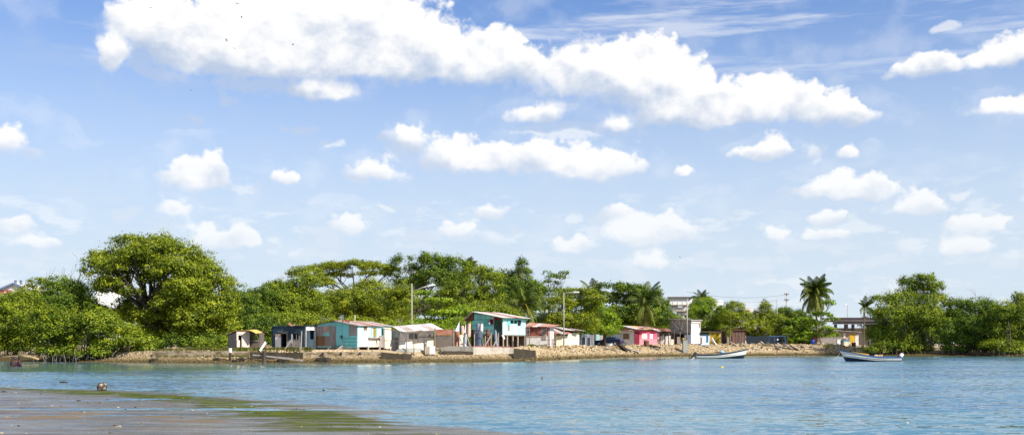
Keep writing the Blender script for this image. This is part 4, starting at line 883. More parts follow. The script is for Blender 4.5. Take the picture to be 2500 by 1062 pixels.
# --- intermediate bulk tank
t = thing('water_tank', gp(1050, 107.5, gz(1050, 107.5)), 'square white plastic water tank beside the lean-to shack', 'tank'); g_ = gz(1050, 107.5) + .02
u = 1.9 * FPX / 101.5 * 0 + 1
p0 = gp(1050, 107.5, g_)
def tb(x0, x1, y0, y1, z0, z1, nm, mm): MB().box(p0.x + x0, p0.x + x1, p0.y + y0, p0.y + y1, p0.z + z0, p0.z + z1).build(nm, mm, t)
tb(-.02, .52, -.45, .45, .12, .98, 'tank_body', M['purewhite']); tb(-.50, -.03, -.42, .45, .12, .95, 'tank_body', mat('tank_yellow', (.72, .55, .28), (.6, .42, .2), 2, .5))
for k in range(4): tb(-.49 + k * .13, -.45 + k * .13, -.46, -.43, .1, .96, 'cage_bar', M['zinc'])
for x_ in (-.45, 0, .42): tb(x_, x_ + .1, -.45, .45, 0, .115, 'pallet_foot', M['post'])

# --- chevron board gate
g_ = gz(1085, 112.5)
t = thing('board_fence', gp(1085, 112.5, g_), 'brown board fence with chevron slatted gate between the shacks', 'fence')
f = Facade(gp(1060, 112.5, g_), (1, -.05, 0), (-.05, -1, 0))
f.panel(t, 'upper_panel', (1064, 1107, 804, 818), M['rust'], .0, .06); 
for px_ in (1061, 1106.5): f.panel(t, 'fence_post', (px_, px_ + 3, 800, 849), M['taupe'], .0, .12)
gt = f.panel(t, 'gate_backing', (1064.5, 1106, 820, 848), M['greyd'], .0, .02)
u0, u1, z0, z1 = f.rect(1065, 1106, 820, 848); um = (u0 + u1) / 2
for sgn in (-1, 1):
    for k in range(11):
        za = z1 + .1 - k * .2; ua, ub = (u0, um) if sgn < 0 else (u1, um); zb_ = za - .75
        # clip the diagonal slat to the gate
        def at(uq): return za + (zb_ - za) * (uq - ua) / (ub - ua)
        cand = [(uq, at(uq)) for uq in np.linspace(ua, ub, 41) if z0 <= at(uq) <= z1]
        if len(cand) > 2: MB().beam(f.P(*cand[0], .05), f.P(*cand[-1], .05), .03, .07).build('slat', M['taupe'], t)

# --- raised two-storey turquoise house
h = House('stilt_house', 'two-storey turquoise house on stilts with pale tin roof', 1147, 1226.5, 1283, 120, 40, 1.52)
F_, S_ = h.front, h.side
def zf(px, py): return F_.uz(px, py)[1]
fl = S_.uz(1255, 817)[1]
ru, rz = F_.uz(1158, 763); ru2, rz2 = F_.uz(1226, 776)
def topf(u): return rz + (rz2 - rz) * (u - ru) / (ru2 - ru) if u >= ru else rz - .35 * (ru - u)
wu = F_.uz(1153, 800)[0]
F_.wall(h.root, 'wall', wu, F_.uz(1206, 800)[0], zf(1190, 815), rz, opens(F_, (1181, 1205, 778, 793)), M['turq'], .08, top=lambda u: topf(u))
F_.wall(h.root, 'wall', F_.uz(1206.2, 800)[0], h.a, zf(1216, 817), rz, opens(F_, (1207, 1224, 780, 815)), M['maroon'], .08, top=lambda u: topf(u) - .08)
for i in range(11):
    y0 = 764 + i * 4.6
    for (a_, b_) in (((1155, 1180.5),) if 778 < y0 + 4 < 794 else ((1155 if y0 > 766 else 1158, 1206 if y0 > 772 else 1176 + (y0 - 764) * 2.5),)):
        F_.panel(h.root, 'clapboard', (a_, b_, y0, y0 + 4.4), M['turq' if i % 3 else 'turqd'], .002, .025 + .008 * (i % 2))
sh = F_.panel(h.root, 'shutter', (1181.5, 1193, 778.5, 792.5), M['turqd'], -.03, .02); F_.panel(h.root, 'window_sill', (1180, 1206, 793, 794.2), M['turqd'], .0, .1); F_.panel(h.root, 'curtain', (1194, 1205, 779, 792), M['maroon'], -.2, -.16)
F_.panel(h.root, 'hanging_cloth', (1211, 1214.5, 793, 803), M['bluish'], .02, .05)
F_.panel(h.root, 'side_shutter', (1139, 1146, 778, 788), M['greyd'], .0, .03)
S_.wall(h.root, 'wall', 0, h.b, fl, S_.uz(1255, 777)[1], opens(S_, (1238, 1272.5, 781.5, 790)), M['turq2'], .08)  # sunlit side painted in a lighter turquoise than the shaded front
S_.panel(h.root, 'shutter', (1238, 1245, 781.5, 794), M['turqd'], .01, .05); S_.panel(h.root, 'shutter', (1263.5, 1271, 781.5, 795), M['dark'], .01, .03)
for px_ in (1245.5, 1254, 1262.5): S_.panel(h.root, 'mullion', (px_, px_ + .9, 781.5, 790), M['turqd'], -.05, .0)
S_.panel(h.root, 'wall_plate', (1239.5, 1244.5, 795, 807), M['taupe'], .0, .03); S_.panel(h.root, 'top_board', (1227, 1283, 777.3, 780.6), M['turq'], .0, .03)
for i in range(6): S_.panel(h.root, 'clapboard', (1272.8, 1283, 781 + i * 3.2, 783.9 + i * 3.2), M['turq2'], .0, .02 + .006 * (i % 2))
mb = MB(); q = [h.L(-h.a, 0.02, fl - .12), h.L(.02, 0.02, fl - .12), h.L(.02, h.b, fl - .12), h.L(-h.a, h.b, fl - .12)]; mb.hexa(q + [p + Vector((0, 0, .12)) for p in q]).build('floor_deck', M['post'], h.root)
h.back.wall(h.root, 'wall', 0, h.a, fl, rz2, [], M['turq'], .08)
for px_ in (1228.5, 1238, 1252, 1264, 1281): S_.panel(h.root, 'stilt', (px_, px_ + 2.2, 817.5, 848), M['postl'], -.15, -.02)
for (x_, y_) in ((-.9, 1.2), (-1.2, 2.6), (-2.3, .3), (-3.2, 1.5), (-3.6, .2), (-2.0, 2.9)): MB().beam(h.L(x_, y_, -.2), h.L(x_, y_, fl - .1), .12).build('stilt', M['post'], h.root)
mb = MB(); h.back.box(mb, 0, h.a, -.2, fl - .15, -.1, 0); mb.build('back_wall', M['greyd'], h.root)
# roof
rX = -(h.a - ru)
A = h.L(.45, -.55, S_.uz(1255, 776)[1]); B = h.L(.45, h.b + .45, S_.uz(1255, 776)[1]); Cc = h.L(rX, h.b + .45, rz + .12); Dd = h.L(rX, -.55, rz + .12)
roof_sheets(h.root, A, B, Cc, Dd, 7, [M['zincpale'], M['zincpale'], M['zinc'], M['rustmix'], M['rust'], M['zincpale']], jit=.12)
roof_sheets(h.root, h.L(-h.a - .9, h.b + .4, rz - 1.05), h.L(-h.a - .9, -.5, rz - 1.05), Dd, Cc, 5, [M['zinc'], M['rustd']])
mb = MB(); mb.hexa([h.L(rX, -.06, rz - 1.0), h.L(rX, -.02, rz - 1.0), h.L(-h.a - .7, -.02, rz - 1.0), h.L(-h.a - .7, -.06, rz - 1.0), h.L(rX, -.06, rz), h.L(rX, -.02, rz), h.L(-h.a - .7, -.02, rz - .95), h.L(-h.a - .7, -.06, rz - .95)]).build('gable_board', M['rustd'], h.root)
# balcony ladder frame at the right end
for px_ in (1283.8, 1292.5): MB().beam(W(px_, 792 if px_ > 1290 else 799, 120.4), gp(px_, 120.4, 1.4), .09).build('balcony_post', M['post'], h.root)
for y_ in (799, 805, 816): MB().beam(W(1283, y_, 120.3), W(1293.5, y_, 120.3), .07).build('balcony_rail', M['taupe'], h.root)

# --- scrap sheets, flags and props in front of it
def scrap(pts, d, m, label, cat='metal sheet', curve=.25, name='scrap_sheet', group=None):
    (xa, ya), (xb, yb), (xc, yc), (xd, yd) = pts      # bottom-left, bottom-right, top-right, top-left
    mb = MB(); V = []; Fc = []; n = 8; rows = 5
    for sd in (0, .015):
        for j in range(rows):
            v = j / (rows - 1)
            for i in range(n + 1):
                u = i / n; x = (xa + (xb - xa) * u) * (1 - v) + (xd + (xc - xd) * u) * v; y = (ya + (yb - ya) * u) * (1 - v) + (yd + (yc - yd) * u) * v - 2.0 * math.sin(math.pi * u) * v ** 3
                V.append(W(x, y, d + .5 * v - curve * math.sin(math.pi * u) + sd))
    r = n + 1; o2 = r * rows
    for j in range(rows - 1):
        for i in range(n):
            a_ = j * r + i; Fc += [(a_, a_ + 1, a_ + r + 1, a_ + r), (o2 + a_, o2 + a_ + r, o2 + a_ + r + 1, o2 + a_ + 1)]
    mb.add(V, Fc); return solo(name, mb, m, label, cat, group, smooth=True)
scrap([(1109, 846), (1121, 846), (1121, 810), (1109, 809)], 113.4, M['rust'], 'rusty upright sheet right of the chevron gate')
scrap([(1122, 846), (1133, 846), (1132, 820), (1121, 818)], 113, M['cream'], 'cream upright board leaning below the white pennant', 'board', .05, 'scrap_board')
scrap([(1132, 846), (1139, 846), (1139, 815), (1134, 820)], 112.9, M['paleblue'], 'pale blue-white torn sheet standing beside the cream board')
scrap([(1127, 818), (1133, 818), (1133, 797), (1126, 795)], 113.5, M['pinkp'], 'narrow pinkish board sticking up behind the pennants', 'board', .05, 'scrap_board')
scrap([(1139, 822), (1149, 822), (1150, 790), (1140, 793)], 113.6, M['pinkp'], 'tall pinkish-brown curled sheet beside the stilt house gable')
scrap([(1161, 846), (1172, 846), (1171, 790), (1163, 792)], 114, M['bluesheet'], 'tall grey-blue curled sheet against the turquoise clapboards')
scrap([(1170, 812), (1179, 812), (1180, 792), (1171, 791)], 113.8, mat('scrap_pink', (.50, .38, .36), (.62, .55, .52), 2, .6), 'faded pink round-topped sheet in front of the clapboards')
scrap([(1160, 846), (1180, 846), (1178, 808), (1162, 810)], 113.2, mat('scrap_navy', (.03, .055, .10), (.10, .12, .15), 1.5, .7), 'dark navy sheet draped between the props')
scrap([(1185, 846), (1196, 846), (1195, 804), (1186, 805)], 113, M['rustd'], 'dark rust-red upright sheet behind the slanting prop')
scrap([(1205, 846), (1216, 846), (1213, 810), (1206, 803)], 113.3, M['bluesheet'], 'grey-blue pointed sheet behind the right-hand prop')
scrap([(1150, 846), (1162, 846), (1160, 806), (1151, 806)], 113.8, M['dark'], 'black sheet closing the gap under the stilt house gable')
for (x0, y0, x1, y1, lab) in ((1140, 822, 1148.5, 846, 'slanting pale prop below the pinkish curled sheet'), (1183, 846, 1200, 815, 'slanting pale prop in front of the rust-red sheet'), (1204, 846, 1216, 821, 'slanting pale prop in front of the grey-blue pointed sheet')):
    solo('timber_prop', MB().beam(W(x0, y0, 112.5), W(x1, y1, 113.0), .1), M['postl'], lab, 'timber')
for (px_, y0, lab) in ((1158.5, 815, 'upright pale post left of the navy sheet'), (1185, 820, 'short upright post left of the rust-red sheet'), (1199, 812, 'upright pale post at the head of the middle prop'), (1217, 812, 'upright pale post at the head of the right prop')):
    solo('timber_post', MB().beam(gp(px_, 112.9, gz(px_, 112.9) - .1), W(px_, y0, 112.9), .1), M['postl'], lab, 'post')
MB_ = MB().beam(W(1158, 811, 112.8), W(1200, 812.5, 112.8), .06); solo('timber_rail', MB_, M['post'], 'horizontal dark rail tying the props together', 'timber')
def pennant(px, ytop, ybot, w, m1, m2, d, lab):
    t = thing('pennant', gp(px, d, gz(px, d)), lab, 'flag')
    MB().tube([gp(px, d, gz(px, d) - .1), W(px, ytop - 1.5, d)], .03).build('staff', M['postl'], t)
    V = [W(px, ytop, d - .03), W(px - w, ybot, d - .25), W(px + .5, ybot, d - .1)]; MB().add(V + [v + Vector((0, .02, 0)) for v in V], [(0, 1, 2), (5, 4, 3)]).build('cloth', m1, t)
    if m2:
        V = [W(px, ytop + 1, d - .035), W(px + .6, ybot - 1, d - .12), W(px + w * .38, ybot - 1, d - .3)]; MB().add(V + [v + Vector((0, .02, 0)) for v in V], [(0, 1, 2), (5, 4, 3)]).build('cloth', m2, t)
pennant(1121.5, 785, 808, 10, M['purewhite'], mat('flag_blue', (.03, .10, .42), (.03, .08, .33), 1, .7), 112.6, 'white and blue pennant on a staff by the chevron gate')
pennant(1137, 789, 812, 4, mat('flag_pink', (.72, .55, .52), (.65, .45, .42), 1, .7), None, 112.8, 'narrow pale pink pennant beside the pinkish curled sheet')
scrap([(1225, 818), (1231, 828), (1233, 826), (1228, 818)], 116.5, M['purewhite'], 'white crumpled sheet hanging under the stilt house corner', 'cloth', .05, 'hanging_cloth')

# --- brick and whitewash house
h = House('brick_house', 'low red brick and whitewash house under a rusty tin roof', 1284, 1339, 1352, 128, 14, 1.6)
F_, S_ = h.front, h.side; zt = F_.uz(1310, 797)[1]
F_.wall(h.root, 'wall', 0, h.a, -.1, zt, [], M['white'], .12)
for f_ in (h.back, h.left, S_): f_.wall(h.root, 'wall', 0, h.b if f_ is not h.back else h.a, -.1, zt, [], M['white'], .12)
for j in range(6):
    y0 = 797.5 + j * 3.7; nb = 9
    for i in range(nb):
        x0 = 1285 + (i + (.5 if j % 2 else 0)) * 6; x1 = min(x0 + 5.7, 1338.8)
        if x1 - x0 < 1.5 or (1322 < (x0 + x1) / 2 < 1334 and j > 0): continue
        F_.panel(h.root, 'brick', (x0, x1, y0, y0 + 3.4), M['brick' if (i * 7 + j * 3) % 5 else 'rustd'], .0, .03 + .008 * ((i + j) % 3))
F_.panel(h.root, 'door', (1322.5, 1333, 801, 830), M['taupe'], .0, .05); F_.panel(h.root, 'brick_band', (1284.5, 1322, 819.8, 822.5), M['pinkp'], .0, .045)
roof_sheets(h.root, h.L(-h.a - .3, -.4, zt + .02), h.L(.5, -.4, zt - .06), h.L(.9, h.b, zt + .25), h.L(-h.a - .3, h.b, zt + .62), 6, [M['rustmix'], M['rust'], M['zinc'], M['rustmix']], jit=.15)
h.side.panel(h.root, 'corner_post', (1339.5, 1341, 800, 846), M['brick'], .0, .06)
# annex with cream wall
h = House('cream_wall_house', 'cream-walled shack with ragged tin roofs behind the second lamp', 1341, 1358, 1414, 136, 58, 1.6)
F_, S_ = h.front, h.side; zt = S_.uz(1390, 813)[1]
F_.wall(h.root, 'wall', 0, h.a, -.1, zt, [], M['white'], .1)
S_.wall(h.root, 'wall', 0, h.b, -.1, zt, opens(S_, (1359, 1369, 814, 819.5), (1371, 1386, 814, 819.5)), M['cream'], .1, top=None)
h.back.wall(h.root, 'wall', 0, h.a, -.1, zt, [], M['cream'], .1); h.left.wall(h.root, 'wall', 0, h.b, -.1, zt, [], M['cream'], .1)
for px_ in (1357.5, 1364, 1370, 1376): S_.panel(h.root, 'batten', (px_, px_ + .9, 813.5, 843), M['yellow'], .0, .03)
S_.panel(h.root, 'wall_panel', (1388, 1414, 812.6, 846), M['cream'], .0, .03)
roof_sheets(h.root, h.L(.6, -.6, zt - .1), h.L(.6, h.b * .55, zt), h.L(-2.2, h.b * .55, zt + .75), h.L(-2.2, -.6, zt + .7), 3, [M['rust'], M['zinc'], M['rust']], jit=.2)
roof_sheets(h.root, h.L(.1, h.b * .3, zt + .42), h.L(.8, h.b + .6, zt + .32), h.L(-1.8, h.b + .6, zt + .6), h.L(-2.6, h.b * .3, zt + .95), 4, [M['zinc'], M['zincpale'], M['rustd'], M['zinc']], jit=.2)
fr = thing('yard_fence', gp(1347, 126.5, gz(1347, 126.5)), 'ramshackle rail fence in front of the brick house', 'fence')
for px_ in (1340.5, 1347.5, 1356.5): MB().beam(gp(px_, 126.5, gz(px_, 126.5) - .1), W(px_, 812 if px_ == 1347.5 else 826, 126.5), .08).build('fence_post', M['rustd'], fr)
for y_ in (829, 839): MB().beam(W(1328, y_ + 1, 126.4), W(1358, y_ - 1, 126.4), .06).build('fence_rail', M['post'], fr)
for k in range(7): MB().beam(W(1349.5 + k, 827, 126.45), W(1349.5 + k, 846, 126.45), .04).build('fence_picket', M['grey'], fr)

# --- corrugated fence and walls behind the car
t = thing('sheet_fence', gp(1440, 150, 1.6), 'blue-grey corrugated sheet fence left of the parked car', 'fence')
for i, (x0, x1, y0) in enumerate(((1417, 1428, 815), (1428, 1440, 815.5), (1440, 1451, 817))):
    a, b = W(x0, y0, 150 - i * .3), W(x1, y0, 150 - i * .3); a0, b0 = Vector((a.x, a.y, 1.5)), Vector((b.x, b.y, 1.5)); sheet(t, 'fence_sheet', a0, b0, b, a, M['bluesheet'] if i != 1 else paint('sheet_grey', (.30, .33, .38), (.16, .18, .22)))
t = thing('sheet_fence', gp(1463, 158, 1.6), 'patched turquoise and tan sheet fence behind the car bonnet', 'fence')
for i, (x0, x1, y0, mm) in enumerate(((1452, 1456, 815, 'grey'), (1456, 1464, 816, 'turq2'), (1464, 1472, 818, 'plank'))):
    a, b = W(x0, y0, 157), W(x1, y0, 157); sheet(t, 'fence_sheet', Vector((a.x, a.y, 1.5)), Vector((b.x, b.y, 1.5)), b, a, M[mm])
f = Facade(gp(1474, 171, 1.65), (1, 0, 0), (0, -1, 0)); t = thing('yard_wall', gp(1495, 171, 1.65), 'plain whitewashed yard wall behind the parked blue car', 'wall')
u0, u1, z0, z1 = f.rect(1474, 1516, 816, 846); f.wall(t, 'wall', u0, u1, 0, z1, [], M['purewhite'], .15); mb = MB(); f.box(mb, u0 - .05, u1 + .05, z1, z1 + .06, -.2, .05); mb.build('coping', M['concrete'], t)

# --- white and pink shop
h = House('pink_shop', 'white and magenta shop with red tin roof and three white shutters', 1515, 1549, 1604.5, 163, 42, 1.7)
F_, S_ = h.front, h.side; zt = S_.uz(1575, 806)[1]
F_.wall(h.root, 'wall', 0, h.a, -.1, F_.uz(1530, 807)[1], opens(F_, (1522, 1535, 815, 826.5)), M['white'], .12)
S_.wall(h.root, 'wall', 0, h.b, -.1, zt, [], M['magenta'], .12); h.back.wall(h.root, 'wall', 0, h.a, -.1, zt, [], M['white'], .12); h.left.wall(h.root, 'wall', 0, h.b, -.1, zt, [], M['white'], .12)
for k in range(5): F_.panel(h.root, 'louvre', (1522.2, 1534.8, 815.3 + k * 2.2, 817.1 + k * 2.2), M['shutter'], -.06, -.02)
for r in ((1521, 1536, 814, 815), (1521, 1536, 826.5, 827.5), (1521, 1522, 815, 826.5), (1535, 1536, 815, 826.5)): F_.panel(h.root, 'window_frame', r, M['brown'], .0, .05)
S_.panel(h.root, 'door', (1549.3, 1560.5, 810, 843), M['maroon'], .0, .05)
for i, (x0, x1) in enumerate(((1566, 1570.5), (1572, 1579), (1586, 1593))): S_.panel(h.root, 'shutter', (x0, x1, 815, 826.5), M['purewhite' if i else 'cream'], .0, .06)
for y_ in (822, 831, 838): S_.panel(h.root, 'batten', (1561, 1604, y_, y_ + .6), M['pinkp'], .0, .02)
S_.panel(h.root, 'lower_panel', (1561, 1604, 826.8, 841.5), mat('pink_board', (.62, .24, .28), (.55, .18, .22), 2, .8), .002, .015)
zr_ = zt + .05
roof_sheets(h.root, h.L(-h.a - .4, -.5, F_.uz(1530, 808.5)[1]), h.L(.7, -.5, zt + .1), h.L(.7, h.b * .4, zt + .55), h.L(-h.a - .3, h.b * .6, zt + .62), 5, [M['rust'], M['rust'], M['rust'], M['zinc']], jit=.1)
roof_sheets(h.root, h.L(.7, -.2, zt + .12), h.L(.7, h.b + .5, zt + .14), h.L(-2.4, h.b + .5, zt + .78), h.L(-2.4, -.2, zt + .72), 6, [M['zincpale'], M['zinc'], M['yroof'], M['rust'], M['zincpale'], M['rust']], jit=.15)

# --- shed row between the shop and the block building
t = thing('board_shed', gp(1620, 170, 1.7), 'open tumbledown board shed between the pink shop and the block building', 'shed'); f = Facade(gp(1605, 170, 1.7), (1, 0, 0), (0, -1, 0))
for (x0, x1, y0, y1, mm, n1) in ((1605, 1609, 812, 843, 'plank', .05), (1609, 1612, 820, 843, 'rust', .04), (1612, 1622, 820, 843, 'plank', .08), (1624.5, 1631, 820, 843, 'white', .05), (1633, 1637, 819, 843, 'white', .06), (1637.5, 1645, 828, 842, 'cream', .04), (1653, 1661, 822, 843, 'taupe', .05)):
    f.panel(t, 'board', (x0, x1, y0, y1), M[mm], .0, n1)
for px_ in (1611, 1622, 1633, 1646): f.panel(t, 'post', (px_, px_ + 1.2, 804, 843), M['greyd'], -.3, -.18)
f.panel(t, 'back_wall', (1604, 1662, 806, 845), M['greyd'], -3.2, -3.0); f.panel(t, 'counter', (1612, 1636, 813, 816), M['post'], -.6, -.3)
roof_sheets(t, f.P(-.3, 2.35, .7), f.P(2.3, 2.45, .7), f.P(2.3, 3.0, -3.3), f.P(-.3, 2.9, -3.3), 3, [M['zinc'], M['rustd'], M['rust']], jit=.3)
# --- grey block building
h = House('block_building', 'two-storey grey block building with sunlight painted into its pale end', 1637, 1687, 1710.5, 170, 42, 1.7)
F_, S_ = h.front, h.side; zt = F_.uz(1660, 779)[1]; zm = F_.uz(1660, 815)[1]
F_.wall(h.root, 'wall', 0, h.a, zm, zt, [], M['block'], .15); S_.wall(h.root, 'wall', 0, h.b, 0, S_.uz(1700, 784)[1], opens(S_, (1705.5, 1708.5, 789, 800)), M['white'], .15)  # end wall coloured white to paint in the sun on it
h.back.wall(h.root, 'wall', 0, h.a, 0, zt, [], M['block'], .15); h.left.wall(h.root, 'wall', 0, h.b, 0, zt, [], M['block'], .15)
for j in range(9):
    for i in range(11):
        x0 = 1638 + (i + (.5 if j % 2 else 0)) * 4.4; y0 = 780 + j * 3.8
        if x0 + 4.2 < 1687: F_.panel(h.root, 'block', (x0, x0 + 4.2, y0, y0 + 3.55), M['block'] if (i * 5 + j * 3) % 7 else M['concrete'], .0, .02 + .008 * ((i + 2 * j) % 3))
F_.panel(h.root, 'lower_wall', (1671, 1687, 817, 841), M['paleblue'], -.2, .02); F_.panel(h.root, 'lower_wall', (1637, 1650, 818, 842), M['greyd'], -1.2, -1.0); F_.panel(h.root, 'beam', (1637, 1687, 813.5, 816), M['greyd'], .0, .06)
S_.panel(h.root, 'lower_wall', (1687, 1711, 817, 841.5), M['paleblue'], .002, .05); S_.panel(h.root, 'hanging_board', (1705.5, 1709, 790, 799), M['brick'], -.06, .0)
mb = MB(); q = [h.L(-h.a - .3, -.3, zt), h.L(.2, -.3, zt - .25), h.L(.2, h.b + .3, zt - .25), h.L(-h.a - .3, h.b + .3, zt)]; mb.hexa(q + [p + Vector((0, 0, .12)) for p in q]).build('roof_slab', M['concrete'], h.root)
S_.panel(h.root, 'string_course', (1687.5, 1710, 786.5, 789), M['concrete'], .0, .08)
# pale-blue low wall to its right, with towel
f = Facade(gp(1709, 166, 1.7), (1, 0, 0), (0, -1, 0)); t = thing('low_wall', gp(1722, 166, 1.7), 'low pale blue wall with dark coping beside the yellow gate', 'wall')
f.panel(t, 'wall', (1710, 1732, 819, 842), M['paleblue'], -.2, .0); f.panel(t, 'shutter', (1709.8, 1714, 823, 839), M['brown'], .0, .04); f.panel(t, 'coping', (1709.6, 1732, 815.5, 818.8), M['bluish'], -.3, .06)
tw = MB(); f.box(tw, *f.rect(1725.5, 1728.8, 818, 835), .065, .085); solo('towel', tw, mat('towel_blue', (.05, .14, .40), (.04, .10, .3), 4, .9), 'blue towel hung over the low pale blue wall', 'towel')
# yellow gate
f = Facade(gp(1732, 172, 1.7), (1, 0, 0), (0, -1, 0)); t = thing('sheet_gate', gp(1746, 172, 1.7), 'mustard yellow sheet gate under a low dark roof', 'gate')
for k in range(7): f.panel(t, 'gate_board', (1732 + k * 3.9, 1735.7 + k * 3.9, 811.5, 842), M['mustard' if k % 3 else 'yellow'], .0, .03 + .01 * (k % 2))
f.panel(t, 'gate_post', (1744.8, 1745.8, 811, 842), M['yellow'], .04, .1); f.panel(t, 'gate_rail', (1732, 1759, 826, 827), M['yellow'], .04, .07); f.panel(t, 'roof', (1711, 1762, 809, 810.6), M['greyd'], -2.0, .4)
# dark shed
f = Facade(gp(1760, 176, 1.7), (1, 0, 0), (0, -1, 0)); t = thing('dark_shed', gp(1790, 176, 1.7), 'board shed with shade painted into its boards behind the young yellow palm', 'shed')
for i in range(9): f.panel(t, 'board', (1786 + i * 3.7, 1789.5 + i * 3.7, 806, 843), M['greyd' if i % 2 else 'rustd'], .0, .03 + .01 * (i % 3))  # maroon boards darkened, the shade is put into their colour
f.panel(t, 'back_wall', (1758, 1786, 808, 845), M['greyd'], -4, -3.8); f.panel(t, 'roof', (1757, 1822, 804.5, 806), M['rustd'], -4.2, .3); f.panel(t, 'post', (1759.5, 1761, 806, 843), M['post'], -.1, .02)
for k in range(5): f.panel(t, 'pale_board', (1775 + k * 1.9, 1776.6 + k * 1.9, 815, 842), M['taupe'], -.1, -.05)
# blue metal frame
t = thing('metal_frame', gp(1898, 172, 1.7), 'blue tubular metal frame standing on the rubble', 'frame'); BL = mat('blue_tube', (.05, .12, .26), (.04, .09, .19), 3, .5)
for px_, w_ in ((1891, .06), (1916.5, .08)): MB().tube([gp(px_, 171, 1.4), W(px_, 820, 171)], w_).build('upright', BL, t)
MB().tube([W(1877, 820.5, 171), W(1917, 820, 171)], .06).build('crossbar', BL, t); MB().tube([W(1877, 820.5, 171), gp(1877, 171.5, 1.4)], .05).build('upright', BL, t)
f = Facade(gp(1845, 175, 1.7), (1, 0, 0), (0, -1, 0)); t = thing('shadow_fence', gp(1885, 175, 1.7), 'dark blue-green fence painted as shadow behind the blue metal frame', 'fence')
for i in range(7): f.panel(t, 'shadow_panel', (1822 + i * 13, 1834.8 + i * 13, 819 + (i * 5) % 3, 845), mat('shadow_tone%d' % (i % 2), (.012, .026, .036), (.016, .02, .028), 1, .8), .0, .03 + .01 * (i % 2))  # dark blue panels painted as the shadow behind the trees
f.panel(t, 'white_patch', (1897, 1900.5, 827, 830), M['purewhite'], .05, .07)

# --- low block house on the right
h = House('low_block_house', 'low grey block house with slanting roof and yellow door', 1986, 2096, None, 186, 6, 1.7); h.b = 5
F_ = h.front; zt = F_.uz(2040, 809)[1]
def topf(u): return F_.uz(1990, 804)[1] + (F_.uz(2095, 811)[1] - F_.uz(1990, 804)[1]) * u / h.a
F_.wall(h.root, 'wall', 0, h.a, -.1, zt + .3, opens(F_, (2002, 2018, 816, 826), (2033, 2052, 816, 826)), M['block'], .15, top=topf)
h.side.wall(h.root, 'wall', 0, h.b, -.1, F_.uz(2095, 811)[1], [], M['white'], .15); h.left.wall(h.root, 'wall', 0, h.b, -.1, zt, [], M['maroon'], .15); h.back.wall(h.root, 'wall', 0, h.a, -.1, zt - .4, [], M['block'], .15)
for (a_, b_) in ((2002, 2018), (2033, 2052)):
    nx = int((b_ - a_) / 3.2)
    for k in range(nx + 1): F_.panel(h.root, 'vent_bar', (a_ + k * (b_ - a_) / nx - .45, a_ + k * (b_ - a_) / nx + .45, 816, 826), M['concrete'], -.1, -.02)
    for k in range(4): F_.panel(h.root, 'vent_bar', (a_, b_, 816 + k * 3.1, 816.9 + k * 3.1), M['concrete'], -.09, -.015)
F_.panel(h.root, 'wall_panel', (1986, 1999, 812, 845), M['maroon'], .0, .04)
F_.panel(h.root, 'door', (2073.5, 2086.5, 815.5, 843), M['yellow'], .0, .06); F_.panel(h.root, 'pilaster', (2059, 2064, 813, 843), M['cream'], .0, .08); F_.panel(h.root, 'pilaster', (2087.5, 2096, 816, 843), M['white'], .0, .07)
roof_sheets(h.root, h.L(-h.a - .4, -.5, F_.uz(1990, 803.5)[1]), h.L(.5, -.5, F_.uz(2095, 810.5)[1]), h.L(.5, h.b, F_.uz(2095, 810.5)[1] + .15), h.L(-h.a - .4, h.b, F_.uz(1990, 803.5)[1] + .2), 6, [M['zincpale'], M['zinc'], M['zincpale']])
def crate(px, py0, py1, w, d, m, lab, name='crate', cat='crate', lid=None):
    z0 = gz(px, d); t = thing(name, gp(px, d, z0), lab, cat); c = gp(px, d, z0); z1 = W(px, py0, d).z; z0 = min(z0 - .05, W(px, py1, d).z); ww = w / (FPX / d) / 2
    mb = MB().box(c.x - ww, c.x + ww, d - ww, d + ww, z0, z1); mb.build('body', m, t)
    MB().box(c.x - ww - .03, c.x + ww + .03, d - ww - .03, d + ww + .03, z1, z1 + .06).build('lid', lid or m, t); return t
crate(2047, 829, 845, 9, 180, M['purewhite'], 'tall white appliance left of the yellow door', 'appliance', 'appliance')
crate(2066, 834, 847, 16, 178, M['cream'], 'wide cream crate in front of the yellow door'); crate(2056, 831, 846, 6, 179, mat('navy_bin', (.02, .03, .14), (.02, .02, .1), 2, .5), 'narrow navy bin between the appliance and the crate', 'bin', 'bin')
o = MB().box(*(lambda c: (c.x - .55, c.x + .55, c.y - .4, c.y + .4, c.z, c.z + .42))(W(2064.5, 834.8, 178))); solo('cooler_box', o, mat('cooler_teal', (.06, .24, .30), (.05, .2, .26), 2, .5), 'teal cooler box resting on the cream crate', 'cooler')
o = MB().lathe([(.05, 0), (.36, .03), (.34, .18), (.12, .3)], W(2064, 829, 178), 9); solo('bundle', o, mat('red_cloth', (.45, .03, .04), (.6, .4, .4), 3, .8), 'red bundle on top of the teal cooler box', 'bundle', smooth=True)
def drum(px, py0, d, r, m, lab):
    z0 = gz(px, d); h_ = W(px, py0, d).z - z0; t = thing('drum', gp(px, d, z0), lab, 'drum'); c = gp(px, d, z0)
    MB().lathe([(r * .96, 0), (r, .04), (r, h_ * .32), (r * 1.05, h_ * .35), (r, h_ * .38), (r, h_ * .64), (r * 1.05, h_ * .67), (r, h_ * .7), (r, h_ - .03), (r * .94, h_)], c, 14).build('body', m, t, True); MB().lathe([(r * .96, h_ - .005), (r * .96, h_ + .015)], c, 14).build('lid', m, t)
drum(1984.5, 829, 178, .42, mat('drum_blue', (.02, .09, .50), (.02, .06, .38), 2, .4), 'bright blue plastic drum beside the low block house'); drum(2084.5, 836, 177, .36, M['dark'], 'black drum in front of the yellow door')
drum(1578, 830.5, 158, .42, mat('drum_rust', (.10, .05, .035), (.17, .09, .06), 2, .8), 'rusty brown drum in front of the magenta shop')
crate(1672.5, 831, 843, 11, 160, mat('grey_box', (.38, .37, .32), (.30, .29, .25), 2, .8), 'grey-green square box in front of the pale blue wall', 'box', 'box')
